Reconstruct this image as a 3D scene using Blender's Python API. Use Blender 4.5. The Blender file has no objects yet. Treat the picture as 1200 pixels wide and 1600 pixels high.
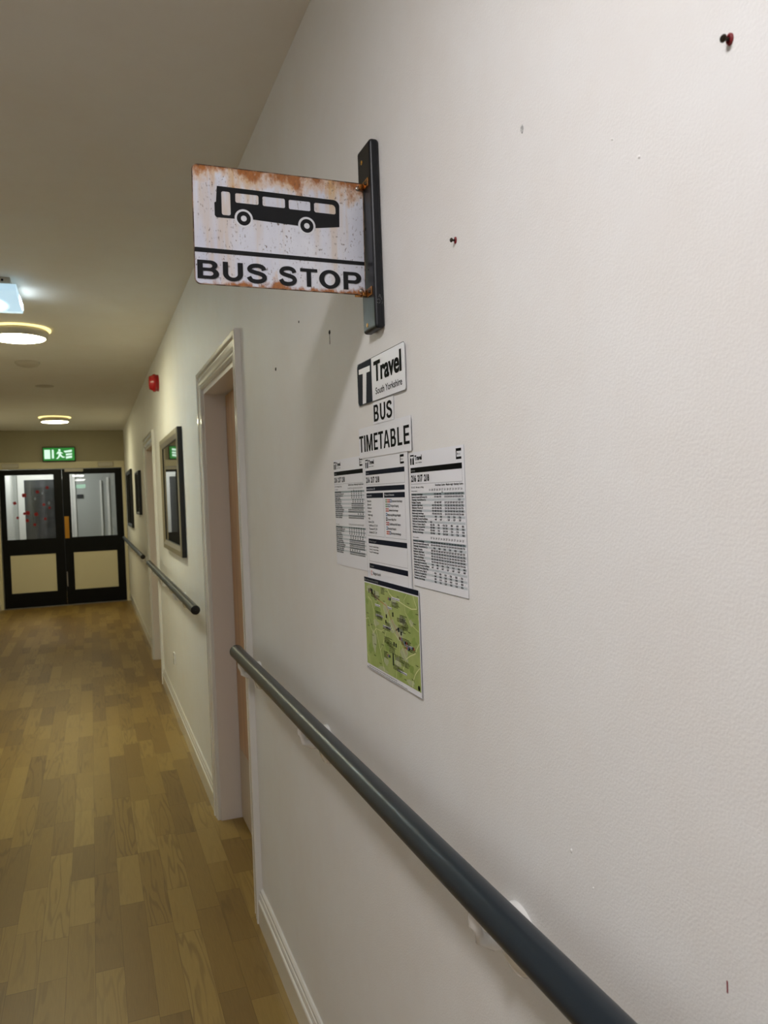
import bpy, bmesh, math, random
from mathutils import Vector, Matrix
random.seed(7)
C = bpy.context.scene.collection
S = bpy.context.scene

# ------------------------------------------------------------------ camera, world, exposure
cd = bpy.data.cameras.new('camera'); cam = bpy.data.objects.new('camera', cd); C.objects.link(cam)
Rv = Vector((0.93597423, -0.35016312, -0.03657914)); Uv = Vector((0.04263837, 0.00960759, 0.99904438)); Fv = Vector((0.34947706, 0.93663946, -0.02392284))
m3 = Matrix((Rv, Uv, -Fv)).transposed()
cam.matrix_world = Matrix.Translation((-0.507295, 0.0, 1.494464)) @ m3.to_4x4()
cd.sensor_fit = 'VERTICAL'; cd.sensor_height = 36.0; cd.sensor_width = 27.0
cd.lens = 1225.696 / 1600 * 36.0
cd.clip_start = 0.02; cd.clip_end = 60
cd.dof.use_dof = True; cd.dof.focus_distance = 1.35; cd.dof.aperture_fstop = 11.0
S.camera = cam
w = bpy.data.worlds.new('world'); S.world = w; w.use_nodes = True
w.node_tree.nodes['Background'].inputs[0].default_value = (0.6, 0.65, 0.7, 1); w.node_tree.nodes['Background'].inputs[1].default_value = 0.02
S.view_settings.view_transform = 'Standard'; S.view_settings.look = 'None'; S.view_settings.exposure = 0.0; S.view_settings.gamma = 1.0
S.view_settings.use_curve_mapping = False
# lamps: (x, y, colour, strength, label)
H = 2.60; LW = -1.80; YE = 12.58; YB = -13.0
LAMPS = [
    (-0.90, 0.36, (1.0, 0.983, 1.02), 79.0, 'round white ceiling lamp above the bus stop sign'),
    (-0.885, 5.39, (1.0, 0.95, 0.64), 76.0, 'round ceiling lamp with yellow uplight ring beside the square emergency light'),
    (-0.885, 10.70, (1.0, 0.94, 0.60), 66.0, 'round ceiling lamp with yellow uplight ring nearest the double doors'),
    (-0.885, -5.0, (1.0, 0.97, 0.92), 13.0, 'round ceiling lamp further back along the corridor, reflected in the door glass'),
    (-0.885, -10.3, (1.0, 0.97, 0.92), 13.0, 'round ceiling lamp at the rear end of the corridor'),
]
LOBBY = 74.0
EMERG = 230.0

# ------------------------------------------------------------------ helpers
def srgb(r, g, b, a=1):
    f = lambda c: (c / 255 / 12.92) if c / 255 <= 0.04045 else ((c / 255 + 0.055) / 1.055) ** 2.4
    return (f(r), f(g), f(b), a)

def mat(name, col, rough=0.5, metal=0.0, spec=0.5, **k):
    m = bpy.data.materials.new(name); m.use_nodes = True
    b = m.node_tree.nodes['Principled BSDF']
    b.inputs['Base Color'].default_value = col
    b.inputs['Roughness'].default_value = rough; b.inputs['Metallic'].default_value = metal
    b.inputs['Specular IOR Level'].default_value = spec
    if 'coat' in k: b.inputs['Coat Weight'].default_value = k['coat']; b.inputs['Coat Roughness'].default_value = k.get('coatr', 0.05)
    if 'emit' in k:
        b.inputs['Emission Color'].default_value = k['ecol']; b.inputs['Emission Strength'].default_value = k['emit']
    if 'trans' in k: b.inputs['Transmission Weight'].default_value = k['trans']; b.inputs['IOR'].default_value = k.get('ior', 1.45)
    if k.get('bump'):
        sc, st, dist = k['bump']
        nt = m.node_tree; tc = nt.nodes.new('ShaderNodeTexCoord'); n = nt.nodes.new('ShaderNodeTexNoise')
        n.inputs['Scale'].default_value = sc; n.inputs['Detail'].default_value = 4
        bp = nt.nodes.new('ShaderNodeBump'); bp.inputs['Strength'].default_value = st; bp.inputs['Distance'].default_value = dist
        nt.links.new(tc.outputs['Object'], n.inputs['Vector']); nt.links.new(n.outputs['Fac'], bp.inputs['Height']); nt.links.new(bp.outputs['Normal'], b.inputs['Normal'])
    if k.get('mottle'):
        sc, c2, lo, hi, stretch = k['mottle']
        nt = m.node_tree; tc = nt.nodes.new('ShaderNodeTexCoord'); mp = nt.nodes.new('ShaderNodeMapping'); mp.inputs['Scale'].default_value = stretch
        n = nt.nodes.new('ShaderNodeTexNoise'); n.inputs['Scale'].default_value = sc; n.inputs['Detail'].default_value = 5
        cr = nt.nodes.new('ShaderNodeValToRGB'); cr.color_ramp.elements[0].position = lo; cr.color_ramp.elements[1].position = hi
        cr.color_ramp.elements[0].color = col; cr.color_ramp.elements[1].color = c2
        nt.links.new(tc.outputs['Object'], mp.inputs['Vector']); nt.links.new(mp.outputs[0], n.inputs['Vector']); nt.links.new(n.outputs['Fac'], cr.inputs['Fac'])
        nt.links.new(cr.outputs['Color'], b.inputs['Base Color'])
    return m

class MB:
    """collects geometry in world space; build() links it as one mesh object"""
    def __init__(s): s.v = []; s.f = []; s.mi = []; s.sm = []
    def add(s, vs, fs, mi=0, smooth=False):
        o = len(s.v); s.v += [tuple(v) for v in vs]
        for f in fs: s.f.append([i + o for i in f]); s.mi.append(mi); s.sm.append(smooth)
        return s
    def box(s, x0, x1, y0, y1, z0, z1, mi=0):
        x0, x1 = sorted((x0, x1)); y0, y1 = sorted((y0, y1)); z0, z1 = sorted((z0, z1))
        v = [(x0, y0, z0), (x1, y0, z0), (x1, y1, z0), (x0, y1, z0), (x0, y0, z1), (x1, y0, z1), (x1, y1, z1), (x0, y1, z1)]
        return s.add(v, [(0, 3, 2, 1), (4, 5, 6, 7), (0, 1, 5, 4), (1, 2, 6, 5), (2, 3, 7, 6), (3, 0, 4, 7)], mi)
    def lathe(s, prof, origin, axis, n=32, mi=0, smooth=True, sx=1.0, sy=1.0, cap=True):
        """prof: list of (radius, distance along axis)"""
        ax = Vector(axis).normalized(); o = Vector(origin)
        t = Vector((0, 0, 1)) if abs(ax.z) < .9 else Vector((0, 1, 0))
        a = ax.cross(t).normalized(); b = ax.cross(a).normalized()
        vs = []
        for r, d in prof:
            for i in range(n):
                th = 2 * math.pi * i / n
                vs.append(o + ax * d + a * (r * sx * math.cos(th)) + b * (r * sy * math.sin(th)))
        fs = []
        for k in range(len(prof) - 1):
            for i in range(n):
                j = (i + 1) % n
                fs.append((k * n + i, k * n + j, (k + 1) * n + j, (k + 1) * n + i))
        s.add(vs, fs, mi, smooth)
        if cap:
            for k in (0, len(prof) - 1):
                if prof[k][0] > 1e-6:
                    s.add(vs[k * n:(k + 1) * n], [tuple(range(n))], mi, False)
        return s
    def tube(s, pts, r, n=16, mi=0):
        P = [Vector(p) for p in pts]; rings = []
        for i, p in enumerate(P):
            d = (P[min(i + 1, len(P) - 1)] - P[max(i - 1, 0)]).normalized()
            t = Vector((0, 0, 1)) if abs(d.z) < .9 else Vector((0, 1, 0))
            a = d.cross(t).normalized(); b = d.cross(a).normalized()
            rings.append([p + a * (r * math.cos(2 * math.pi * k / n)) + b * (r * math.sin(2 * math.pi * k / n)) for k in range(n)])
        vs = [v for rg in rings for v in rg]
        fs = [(k * n + i, k * n + (i + 1) % n, (k + 1) * n + (i + 1) % n, (k + 1) * n + i) for k in range(len(P) - 1) for i in range(n)]
        s.add(vs, fs, mi, True); s.add(rings[0], [tuple(range(n))], mi); s.add(rings[-1], [tuple(range(n))], mi)
        return s
    def prism(s, prof, path, mi=0, smooth=False):
        """sweep a closed profile: path = list of functions mapping (a,b) -> point (mitre done by caller)"""
        n = len(prof); vs = [fn(a, b) for fn in path for a, b in prof]
        fs = [(k * n + i, k * n + (i + 1) % n, (k + 1) * n + (i + 1) % n, (k + 1) * n + i) for k in range(len(path) - 1) for i in range(n)]
        s.add(vs, fs, mi, smooth)
        s.add(vs[:n], [tuple(range(n))], mi); s.add(vs[-n:], [tuple(range(n))], mi)
        return s
    def build(s, name, mats, parent=None, loc=None, bevel=0, segs=2, **props):
        if not isinstance(mats, (list, tuple)): mats = [mats]
        base = Vector(loc) if loc is not None else Vector((0, 0, 0))
        pw = parent.matrix_world.translation.copy() if parent else Vector((0, 0, 0))
        me = bpy.data.meshes.new(name)
        off = pw if parent else base
        me.from_pydata([tuple(Vector(v) - off) for v in s.v], [], s.f)
        for m in mats: me.materials.append(m)
        me.polygons.foreach_set('material_index', s.mi); me.polygons.foreach_set('use_smooth', s.sm)
        bm = bmesh.new(); bm.from_mesh(me)
        bmesh.ops.recalc_face_normals(bm, faces=bm.faces); bm.to_mesh(me); bm.free()
        me.update()
        o = bpy.data.objects.new(name, me); C.objects.link(o)
        if parent: o.parent = parent; wloc[o.name] = pw
        else: o.location = base
        if bevel:
            b = o.modifiers.new('bevel', 'BEVEL'); b.width = bevel; b.segments = segs; b.limit_method = 'ANGLE'; b.angle_limit = math.radians(40)
        for k_, v_ in props.items(): o[k_] = v_
        if parent is None: o.matrix_world = Matrix.Translation(base)
        return o
wloc = {}
def child(mb, name, mats, par, root, **k):
    """part or sub-part: everything under a root shares the root's origin, so local = world - root origin"""
    off = root.matrix_world.translation
    bevel = k.pop('bevel', 0); segs = k.pop('segs', 2)
    if not isinstance(mats, (list, tuple)): mats = [mats]
    me = bpy.data.meshes.new(name)
    me.from_pydata([tuple(Vector(v) - off) for v in mb.v], [], mb.f)
    for m in mats: me.materials.append(m)
    me.polygons.foreach_set('material_index', mb.mi); me.polygons.foreach_set('use_smooth', mb.sm)
    bm = bmesh.new(); bm.from_mesh(me); bmesh.ops.recalc_face_normals(bm, faces=bm.faces); bm.to_mesh(me); bm.free(); me.update()
    o = bpy.data.objects.new(name, me); C.objects.link(o); o.parent = par
    if bevel:
        b = o.modifiers.new('bevel', 'BEVEL'); b.width = bevel; b.segments = segs; b.limit_method = 'ANGLE'; b.angle_limit = math.radians(40)
    for k_, v_ in k.items(): o[k_] = v_
    return o
def thing(name, loc, label=None, category=None, group=None, kind=None):
    o = bpy.data.objects.new(name, None); C.objects.link(o); o.location = loc; o.empty_display_size = .05
    o.matrix_world = Matrix.Translation(loc)
    if label: o['label'] = label
    if category: o['category'] = category
    if group: o['group'] = group
    if kind: o['kind'] = kind
    return o

# --- flat 2D shapes through curves (holes by even-odd fill) and text, cached as (verts2d, faces)
def curve2d(loops):
    cu = bpy.data.curves.new('tmp', 'CURVE'); cu.dimensions = '2D'; cu.fill_mode = 'BOTH'
    for lp in loops:
        sp = cu.splines.new('POLY'); sp.points.add(len(lp) - 1); sp.use_cyclic_u = True
        for i, (a, b) in enumerate(lp): sp.points[i].co = (a, b, 0, 1)
    ob = bpy.data.objects.new('tmp', cu); C.objects.link(ob)
    bpy.context.view_layer.update()
    me = ob.to_mesh(); vs = [(v.co.x, v.co.y) for v in me.vertices]; fs = [tuple(p.vertices) for p in me.polygons]
    ob.to_mesh_clear(); bpy.data.objects.remove(ob); bpy.data.curves.remove(cu)
    return vs, fs
_tc = {}
def text2d(s, bold=0.0, res=3, space=1.0):
    k = (s, bold, res, space)
    if k not in _tc:
        cu = bpy.data.curves.new('tmp', 'FONT'); cu.body = s; cu.size = 1; cu.offset = bold; cu.resolution_u = res; cu.fill_mode = 'BOTH'; cu.space_character = space
        ob = bpy.data.objects.new('tmp', cu); C.objects.link(ob); bpy.context.view_layer.update()
        me = ob.to_mesh(); vs = [(v.co.x, v.co.y) for v in me.vertices]; fs = [tuple(p.vertices) for p in me.polygons]
        ob.to_mesh_clear(); bpy.data.objects.remove(ob); bpy.data.curves.remove(cu)
        if vs:
            x0 = min(v[0] for v in vs); x1 = max(v[0] for v in vs)
            vs = [(a - x0, b) for a, b in vs]
            _tc[k] = (vs, fs, x1 - x0)
        else: _tc[k] = ([], [], 1)
    return _tc[k]
CAP = 0.70
def arc(cx, cy, rx, ry, a0, a1, n=14):
    return [(cx + rx * math.cos(math.radians(a0 + (a1 - a0) * i / n)), cy + ry * math.sin(math.radians(a0 + (a1 - a0) * i / n))) for i in range(n + 1)]

# ------------------------------------------------------------------ materials
def wall_mat(name, col, bump=0.25):
    m = mat(name, col, 0.55, spec=0.35); nt = m.node_tree; N = nt.nodes; L = nt.links; b = N['Principled BSDF']
    tc = N.new('ShaderNodeTexCoord')
    n1 = N.new('ShaderNodeTexNoise'); n1.inputs['Scale'].default_value = 330; n1.inputs['Detail'].default_value = 3
    n2 = N.new('ShaderNodeTexNoise'); n2.inputs['Scale'].default_value = 14; n2.inputs['Detail'].default_value = 5
    L.new(tc.outputs['Object'], n1.inputs['Vector']); L.new(tc.outputs['Object'], n2.inputs['Vector'])
    ad = N.new('ShaderNodeMath'); ad.operation = 'MULTIPLY_ADD'; ad.inputs[1].default_value = 2.2; L.new(n2.outputs['Fac'], ad.inputs[0]); L.new(n1.outputs['Fac'], ad.inputs[2])
    bp = N.new('ShaderNodeBump'); bp.inputs['Strength'].default_value = bump; bp.inputs['Distance'].default_value = 0.0016
    L.new(ad.outputs[0], bp.inputs['Height']); L.new(bp.outputs['Normal'], b.inputs['Normal'])
    # faint stains of its own: slight warm mottling
    n3 = N.new('ShaderNodeTexNoise'); n3.inputs['Scale'].default_value = 3.2; n3.inputs['Detail'].default_value = 6; n3.inputs['Roughness'].default_value = .7
    L.new(tc.outputs['Object'], n3.inputs['Vector'])
    cr = N.new('ShaderNodeValToRGB'); cr.color_ramp.elements[0].position = .38; cr.color_ramp.elements[1].position = .68
    cr.color_ramp.elements[0].color = col; c2 = tuple(c * k for c, k in zip(col[:3], (.975, .955, .935))) + (1,); cr.color_ramp.elements[1].color = c2
    L.new(n3.outputs['Fac'], cr.inputs['Fac']); L.new(cr.outputs['Color'], b.inputs['Base Color'])
    return m
M = {}
M['wall'] = wall_mat('painted_wall', srgb(240, 239, 236), .38)
M['ceil'] = wall_mat('painted_ceiling', srgb(240, 236, 228), .12)
M['endwall'] = wall_mat('end_wall_paint', srgb(176, 168, 142), .15)
M['trim'] = mat('white_gloss_trim', srgb(236, 234, 229), 0.2, coat=.8, coatr=.08, bump=(60, .12, .002))
M['lining'] = mat('pinkish_white_gloss', srgb(234, 226, 219), 0.3, coat=.3, coatr=.2, bump=(80, .1, .002))
M['cream'] = mat('cream_gloss', srgb(222, 212, 180), 0.4)
M['oak'] = mat('oak_veneer', srgb(190, 146, 96), 0.34, mottle=(3, srgb(166, 120, 74), .35, .65, (8, 8, .7)))
M['kick'] = mat('kick_plate_laminate', srgb(190, 172, 150), 0.45)
M['gap'] = mat('dark_gap', srgb(14, 10, 8), 0.9)
M['rail'] = mat('slate_grey_rail_plastic', srgb(31, 40, 48), 0.33, spec=.42, bump=(420, .08, .0006))
M['railend'] = mat('black_rail_cap', srgb(16, 17, 18), 0.5)
M['whiteplastic'] = mat('white_plastic', srgb(245, 244, 240), 0.22, coat=.5)
M['black'] = mat('black_paint', srgb(7, 8, 9), 0.4, spec=.2)
M['blackframe'] = mat('black_frame', srgb(9, 9, 9), 0.35)
M['silver'] = mat('champagne_silver', srgb(170, 160, 138), 0.32, metal=.75, bump=(120, .1, .001))
M['glass'] = mat('clear_glass', (0.97, 0.985, 0.98, 1), 0.0, trans=1.0, ior=1.5)
M['print'] = mat('dark_print', srgb(48, 50, 52), 0.5, mottle=(5, srgb(96, 96, 94), .4, .75, (1, 1, 1)))
M['printdark'] = mat('charcoal_print', srgb(22, 26, 28), 0.3, mottle=(9, srgb(60, 64, 66), .45, .75, (1, 1, 2)))
M['mount'] = mat('grey_mount_board', srgb(150, 150, 138), 0.7)
M['brass'] = mat('brass', srgb(196, 140, 52), 0.35, metal=.8)
M['bolt'] = mat('zinc_bolt', srgb(170, 165, 158), 0.3, metal=.9)
M['copper'] = mat('coppery_bracket', srgb(206, 150, 84), 0.25, metal=.9, mottle=(160, srgb(130, 84, 44), .4, .6, (1, 1, 1)))
M['red'] = mat('red_plastic', srgb(168, 18, 22), 0.25)
M['plugred'] = mat('red_wall_plug', srgb(130, 30, 36), 0.4)
M['screw'] = mat('dark_screw', srgb(62, 54, 44), 0.35, metal=.8)
M['filler'] = mat('grey_filler', srgb(150, 150, 148), 0.8, mottle=(500, srgb(215, 214, 210), .4, .6, (1, 1, 1)))
M['hole'] = mat('dark_hole', srgb(18, 16, 14), 0.9)
M['paper'] = mat('laminated_paper', srgb(240, 241, 246), 0.36, spec=.5, bump=(28, .12, .004))
M['ink'] = mat('black_ink', srgb(10, 11, 13), 0.6, spec=.04)
M['inkgrey_edgeshade'] = mat('grey_ink_and_edge_shade', srgb(120, 122, 126), 0.45)  # print, and the shadow lines painted along sheet edges
M['navy'] = mat('navy_ink', srgb(19, 25, 41), 0.55, spec=.05)
M['tint'] = mat('pale_blue_tint', srgb(204, 212, 217), 0.4)
M['tealtint'] = mat('teal_tint', srgb(150, 166, 170), 0.4)
M['inkwhite'] = mat('white_print', srgb(196, 200, 208), 0.4)
M['lime'] = mat('map_green', srgb(174, 190, 112), 0.4, mottle=(16, srgb(150, 172, 90), .4, .66, (1, 1, .8)))
M['mapgrey'] = mat('map_town_grey', srgb(184, 192, 150), 0.4)
M['mapdark'] = mat('map_wood_green', srgb(140, 166, 78), 0.4)
M['road'] = mat('map_road_cream', srgb(226, 230, 170), 0.4)
M['orange'] = mat('orange_print', srgb(214, 96, 60), 0.4)
M['blueprint'] = mat('blue_print', srgb(96, 130, 170), 0.4)
M['greenprint'] = mat('green_print', srgb(80, 140, 70), 0.4)
M['redprint'] = mat('red_print', srgb(180, 60, 60), 0.4)
M['barwood'] = mat('black_painted_wood', srgb(20, 22, 27), 0.4, spec=.4, bump=(90, .15, .001), mottle=(22, srgb(36, 38, 44), .5, .8, (1, 1, .12)))
M['scratch'] = mat('bare_scratch', srgb(140, 140, 138), 0.6)
M['poppy'] = mat('poppy_red', srgb(150, 16, 22), 0.6)
M['poppypale'] = mat('pale_petal', srgb(150, 158, 170), 0.5)
M['ledge'] = mat('grey_metal', srgb(150, 152, 155), 0.3, metal=.5)
M['darkdoor'] = mat('charcoal_door', srgb(42, 45, 47), 0.5)
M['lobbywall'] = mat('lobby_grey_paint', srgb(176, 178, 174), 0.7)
M['body'] = mat('lamp_housing', srgb(196, 188, 172), 0.45)
M['detector'] = mat('off_white_plastic', srgb(200, 192, 178), 0.5)

def emis(name, col, st, base=.8):
    m = bpy.data.materials.new(name); m.use_nodes = True; nt = m.node_tree
    b = nt.nodes['Principled BSDF']; b.inputs['Base Color'].default_value = (base, base, base, 1); b.inputs['Roughness'].default_value = .4
    b.inputs['Emission Color'].default_value = (*col, 1); b.inputs['Emission Strength'].default_value = st
    return m

# plank vinyl floor
PW = 0.0865
def floor_mat():
    m = bpy.data.materials.new('oak_plank_vinyl'); m.use_nodes = True; nt = m.node_tree; N = nt.nodes; L = nt.links; b = N['Principled BSDF']
    tone = N.new('ShaderNodeAttribute'); tone.attribute_name = 'tone'
    uv = N.new('ShaderNodeUVMap'); uv.uv_map = 'plank'
    sx = N.new('ShaderNodeSeparateXYZ'); L.new(uv.outputs[0], sx.inputs[0])
    # grain space: (u across m*, v along, seed from tone)
    mul = N.new('ShaderNodeMath'); mul.operation = 'MULTIPLY'; mul.inputs[1].default_value = 37.0; L.new(tone.outputs['Fac'], mul.inputs[0])
    cb = N.new('ShaderNodeCombineXYZ'); L.new(sx.outputs[0], cb.inputs[0]); L.new(sx.outputs[1], cb.inputs[1]); L.new(mul.outputs[0], cb.inputs[2])
    mp = N.new('ShaderNodeMapping'); mp.inputs['Scale'].default_value = (17, 1.35, 1); L.new(cb.outputs[0], mp.inputs['Vector'])
    n1 = N.new('ShaderNodeTexNoise'); n1.inputs['Scale'].default_value = 1.0; n1.inputs['Detail'].default_value = 2.0; n1.inputs['Roughness'].default_value = .45; L.new(mp.outputs[0], n1.inputs['Vector'])
    k = N.new('ShaderNodeMath'); k.operation = 'MULTIPLY'; k.inputs[1].default_value = 50; L.new(n1.outputs['Fac'], k.inputs[0])
    si = N.new('ShaderNodeMath'); si.operation = 'SINE'; L.new(k.outputs[0], si.inputs[0])
    r1 = N.new('ShaderNodeMapRange'); r1.inputs['From Min'].default_value = .1; r1.inputs['From Max'].default_value = 1; L.new(si.outputs[0], r1.inputs['Value'])
    # fine fibres
    mp2 = N.new('ShaderNodeMapping'); mp2.inputs['Scale'].default_value = (420, 16, 1); L.new(cb.outputs[0], mp2.inputs['Vector'])
    n2 = N.new('ShaderNodeTexNoise'); n2.inputs['Scale'].default_value = 1; n2.inputs['Detail'].default_value = 3; L.new(mp2.outputs[0], n2.inputs['Vector'])
    n3 = N.new('ShaderNodeTexNoise'); n3.inputs['Scale'].default_value = .35; n3.inputs['Detail'].default_value = 3; L.new(mp.outputs[0], n3.inputs['Vector'])
    cr = N.new('ShaderNodeValToRGB'); e = cr.color_ramp.elements
    e[0].position = 0; e[0].color = srgb(138, 109, 54); e[1].position = 1; e[1].color = srgb(172, 142, 76)
    for pos, c in ((.3, (144, 113, 54)), (.55, (155, 124, 60)), (.8, (166, 135, 68))):
        x = e.new(pos); x.color = srgb(*c)
    L.new(tone.outputs['Fac'], cr.inputs['Fac'])
    def mixc(a, facsock, col, amt):
        mm = N.new('ShaderNodeMath'); mm.operation = 'MULTIPLY'; mm.inputs[1].default_value = amt; L.new(facsock, mm.inputs[0])
        mx = N.new('ShaderNodeMix'); mx.data_type = 'RGBA'; mx.blend_type = 'MULTIPLY'; L.new(mm.outputs[0], mx.inputs[0]); L.new(a, mx.inputs[6]); mx.inputs[7].default_value = col
        return mx.outputs[2]
    # grain lines only strong where the low noise is high
    gm = N.new('ShaderNodeMapRange'); gm.inputs['From Min'].default_value = .42; gm.inputs['From Max'].default_value = .62; L.new(n3.outputs['Fac'], gm.inputs['Value'])
    gl = N.new('ShaderNodeMath'); gl.operation = 'MULTIPLY'; L.new(r1.outputs[0], gl.inputs[0]); L.new(gm.outputs[0], gl.inputs[1])
    c = mixc(cr.outputs['Color'], gl.outputs[0], (.50, .44, .38, 1), .6)
    c = mixc(c, n2.outputs['Fac'], (.62, .58, .55, 1), .75)
    ed = N.new('ShaderNodeAttribute'); ed.attribute_name = 'edge'
    # joints: uv distance to plank borders via second uv map
    uv2 = N.new('ShaderNodeUVMap'); uv2.uv_map = 'unit'; s2 = N.new('ShaderNodeSeparateXYZ'); L.new(uv2.outputs[0], s2.inputs[0])
    def edge(sock, wdt):
        a = N.new('ShaderNodeMath'); a.operation = 'SUBTRACT'; a.inputs[1].default_value = .5; L.new(sock, a.inputs[0])
        ab = N.new('ShaderNodeMath'); ab.operation = 'ABSOLUTE'; L.new(a.outputs[0], ab.inputs[0])
        g = N.new('ShaderNodeMath'); g.operation = 'GREATER_THAN'; g.inputs[1].default_value = .5 - wdt; L.new(ab.outputs[0], g.inputs[0]); return g.outputs[0]
    mxe = N.new('ShaderNodeMath'); mxe.operation = 'MAXIMUM'; L.new(edge(s2.outputs[0], .010), mxe.inputs[0]); L.new(edge(s2.outputs[1], .003), mxe.inputs[1])
    c = mixc(c, mxe.outputs[0], (.45, .4, .36, 1), .6)
    L.new(c, b.inputs['Base Color'])
    b.inputs['Roughness'].default_value = .40; b.inputs['Specular IOR Level'].default_value = .4
    bp = N.new('ShaderNodeBump'); bp.inputs['Strength'].default_value = .2; bp.inputs['Distance'].default_value = .0008
    L.new(n2.outputs['Fac'], bp.inputs['Height']); L.new(bp.outputs['Normal'], b.inputs['Normal'])
    return m
def plank_floor(name, x0, x1, y0, y1, label=None):
    rnd = random.Random(11)
    vs, fs, tones, uv1, uv2 = [], [], [], [], []
    c0 = math.floor((x0 + .21) / PW); c1 = math.ceil((x1 + .21) / PW)
    for c in range(c0, c1):
        a = max(x0, -.21 + c * PW); bx = min(x1, -.21 + (c + 1) * PW); y = y0 - rnd.random() * .5
        while y < y1:
            ln = rnd.choice((.25, .33, .36, .36, .42, .52, .62, .7)); ya, yb = max(y0, y), min(y1, y + ln)
            if yb > ya + 1e-4:
                o = len(vs); vs += [(a, ya, 0), (bx, ya, 0), (bx, yb, 0), (a, yb, 0)]; fs.append((o, o + 1, o + 2, o + 3)); tones.append(rnd.random())
                su, sv = rnd.random() * 9, rnd.random() * 9
                uv1 += [(su, sv), (su + bx - a, sv), (su + bx - a, sv + yb - ya), (su, sv + yb - ya)]; uv2 += [(0, 0), (1, 0), (1, 1), (0, 1)]
            y += ln
    me = bpy.data.meshes.new(name); me.from_pydata(vs, [], fs)
    at = me.attributes.new('tone', 'FLOAT', 'FACE'); at.data.foreach_set('value', tones)
    u1 = me.uv_layers.new(name='plank'); u2 = me.uv_layers.new(name='unit')
    for i in range(len(fs) * 4): u1.data[i].uv = uv1[i]; u2.data[i].uv = uv2[i]
    me.materials.append(floor_mat()); me.update()
    o = bpy.data.objects.new(name, me); C.objects.link(o); o['kind'] = 'structure'; return o

# ------------------------------------------------------------------ structure
plank_floor('floor', LW - .1, .14, YB, YE + 2.1)
WT = .14
D1 = (2.80, 3.68); D2 = (6.72, 7.70); DH = 2.00       # side door openings in the right wall
def st(name, mb, m, **k): return mb.build(name, m, kind='structure', **k)
w_ = MB()
w_.box(0, WT, YB, D1[0], 0, H).box(0, WT, D1[0], D1[1], DH, H).box(0, WT, D1[1], D2[0], 0, H).box(0, WT, D2[0], D2[1], DH, H).box(0, WT, D2[1], YE + .14, 0, H)
st('wall_right', w_, M['wall'])
st('wall_left', MB().box(LW - .12, LW, YB, YE + .14, 0, H), M['wall'])
st('wall_rear', MB().box(LW - .12, WT, YB - .12, YB, 0, H), M['wall'])
OX0, OX1, OH = -1.745, -.045, 2.035                   # end opening
st('wall_end', MB().box(LW, OX0, YE, YE + .14, 0, H).box(OX1, 0, YE, YE + .14, 0, H).box(OX0, OX1, YE, YE + .14, OH, H), M['endwall'])
st('ceiling', MB().box(LW - .12, WT, YB - .12, YE + .14, H, H + .1), M['ceil'])

# skirting board, right wall (profile: a = out from wall, b = height)
SK = [(0, 0), (.018, 0), (.018, .082), (.0165, .086), (.0125, .089), (.0125, .093), (.0135, .100), (.012, .108), (.009, .111), (.009, .114), (.0085, .119), (.005, .124), (0, .125)]
def skirt(name, x, sgn, spans):
    mb = MB()
    for a0, a1 in spans:
        mb.prism(SK, [lambda a, b, y=a0: (x - sgn * a, y, b), lambda a, b, y=a1: (x - sgn * a, y, b)])
    st(name, mb, M['trim'])
skirt('baseboard_right', 0, 1, [(YB, D1[0] - .085), (D1[1] + .08, D2[0] - .08), (D2[1] + .08, YE)])
skirt('baseboard_left', LW, -1, [(YB, YE)])

# moulded door casings on the right wall
CP = [(0, 0), (0, .012), (.004, .016), (.008, .016), (.012, .011), (.016, .011), (.020, .015), (.030, .018), (.044, .019), (.052, .014), (.056, .014), (.060, .021), (.066, .022), (.078, .022), (.082, .018), (.082, 0)]
def casing(name, d, h):
    mb = MB()
    a0, a1 = d
    mb.prism(CP, [lambda a, b: (-b, a0 - a, 0), lambda a, b: (-b, a0 - a, h + a), lambda a, b: (-b, a1 + a, h + a), lambda a, b: (-b, a1 + a, 0)])
    st(name, mb, M['trim'])
casing('trim_1', D1, DH); casing('trim_2', D2, DH)
def side_door(name, d):
    t = thing(name, (0.1, (d[0] + d[1]) / 2, 0), kind='structure')
    fr = MB().box(0.0, WT, d[0] - .001, d[0] + .012, 0, DH).box(0, WT, d[1] - .012, d[1] + .001, 0, DH).box(0, WT, d[0] + .012, d[1] - .012, DH - .022, DH)
    child(fr, 'door_lining', M['lining'], t, t)
    l0, l1 = d[0] + .016, d[1] - .020
    lf = child(MB().box(.096, .138, l0, l1, .006, DH - .028), 'door_leaf', M['oak'], t, t, bevel=.001)
    child(MB().box(.0945, .0965, l0 + .004, l1 - .004, .012, .335), 'kick_plate', M['kick'], lf, t)
    child(MB().box(.139, .145, d[0] + .012, d[1] - .012, 0, DH - .022), 'dark_gap_sheet', M['gap'], t, t)  # near-black sheet puts the shade of the door gap into colour
    # lever handle near the hinge-free side
    hy = l0 + .07
    hd = MB().lathe([(.024, 0), (.024, .008), (.02, .010), (.008, .010), (.008, .045)], (.096, hy, 1.0), (-1, 0, 0), 24)
    hd.tube([(.052, hy, 1.0), (.048, hy + .02, 1.0), (.048, hy + .11, 1.0)], .008)
    child(hd, 'door_handle', M['bolt'], lf, t)
    return t
side_door('door_1', D1); side_door('door_2', D2)

# end opening: cream architrave
tr = MB()
tr.box(LW + .002, OX0, YE - .02, YE, 0, 2.135).box(OX1, -.004, YE - .02, YE, 0, 2.135).box(OX0, OX1, YE - .02, YE, OH, 2.135)
st('trim_3', tr, M['cream'], bevel=.003)
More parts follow.
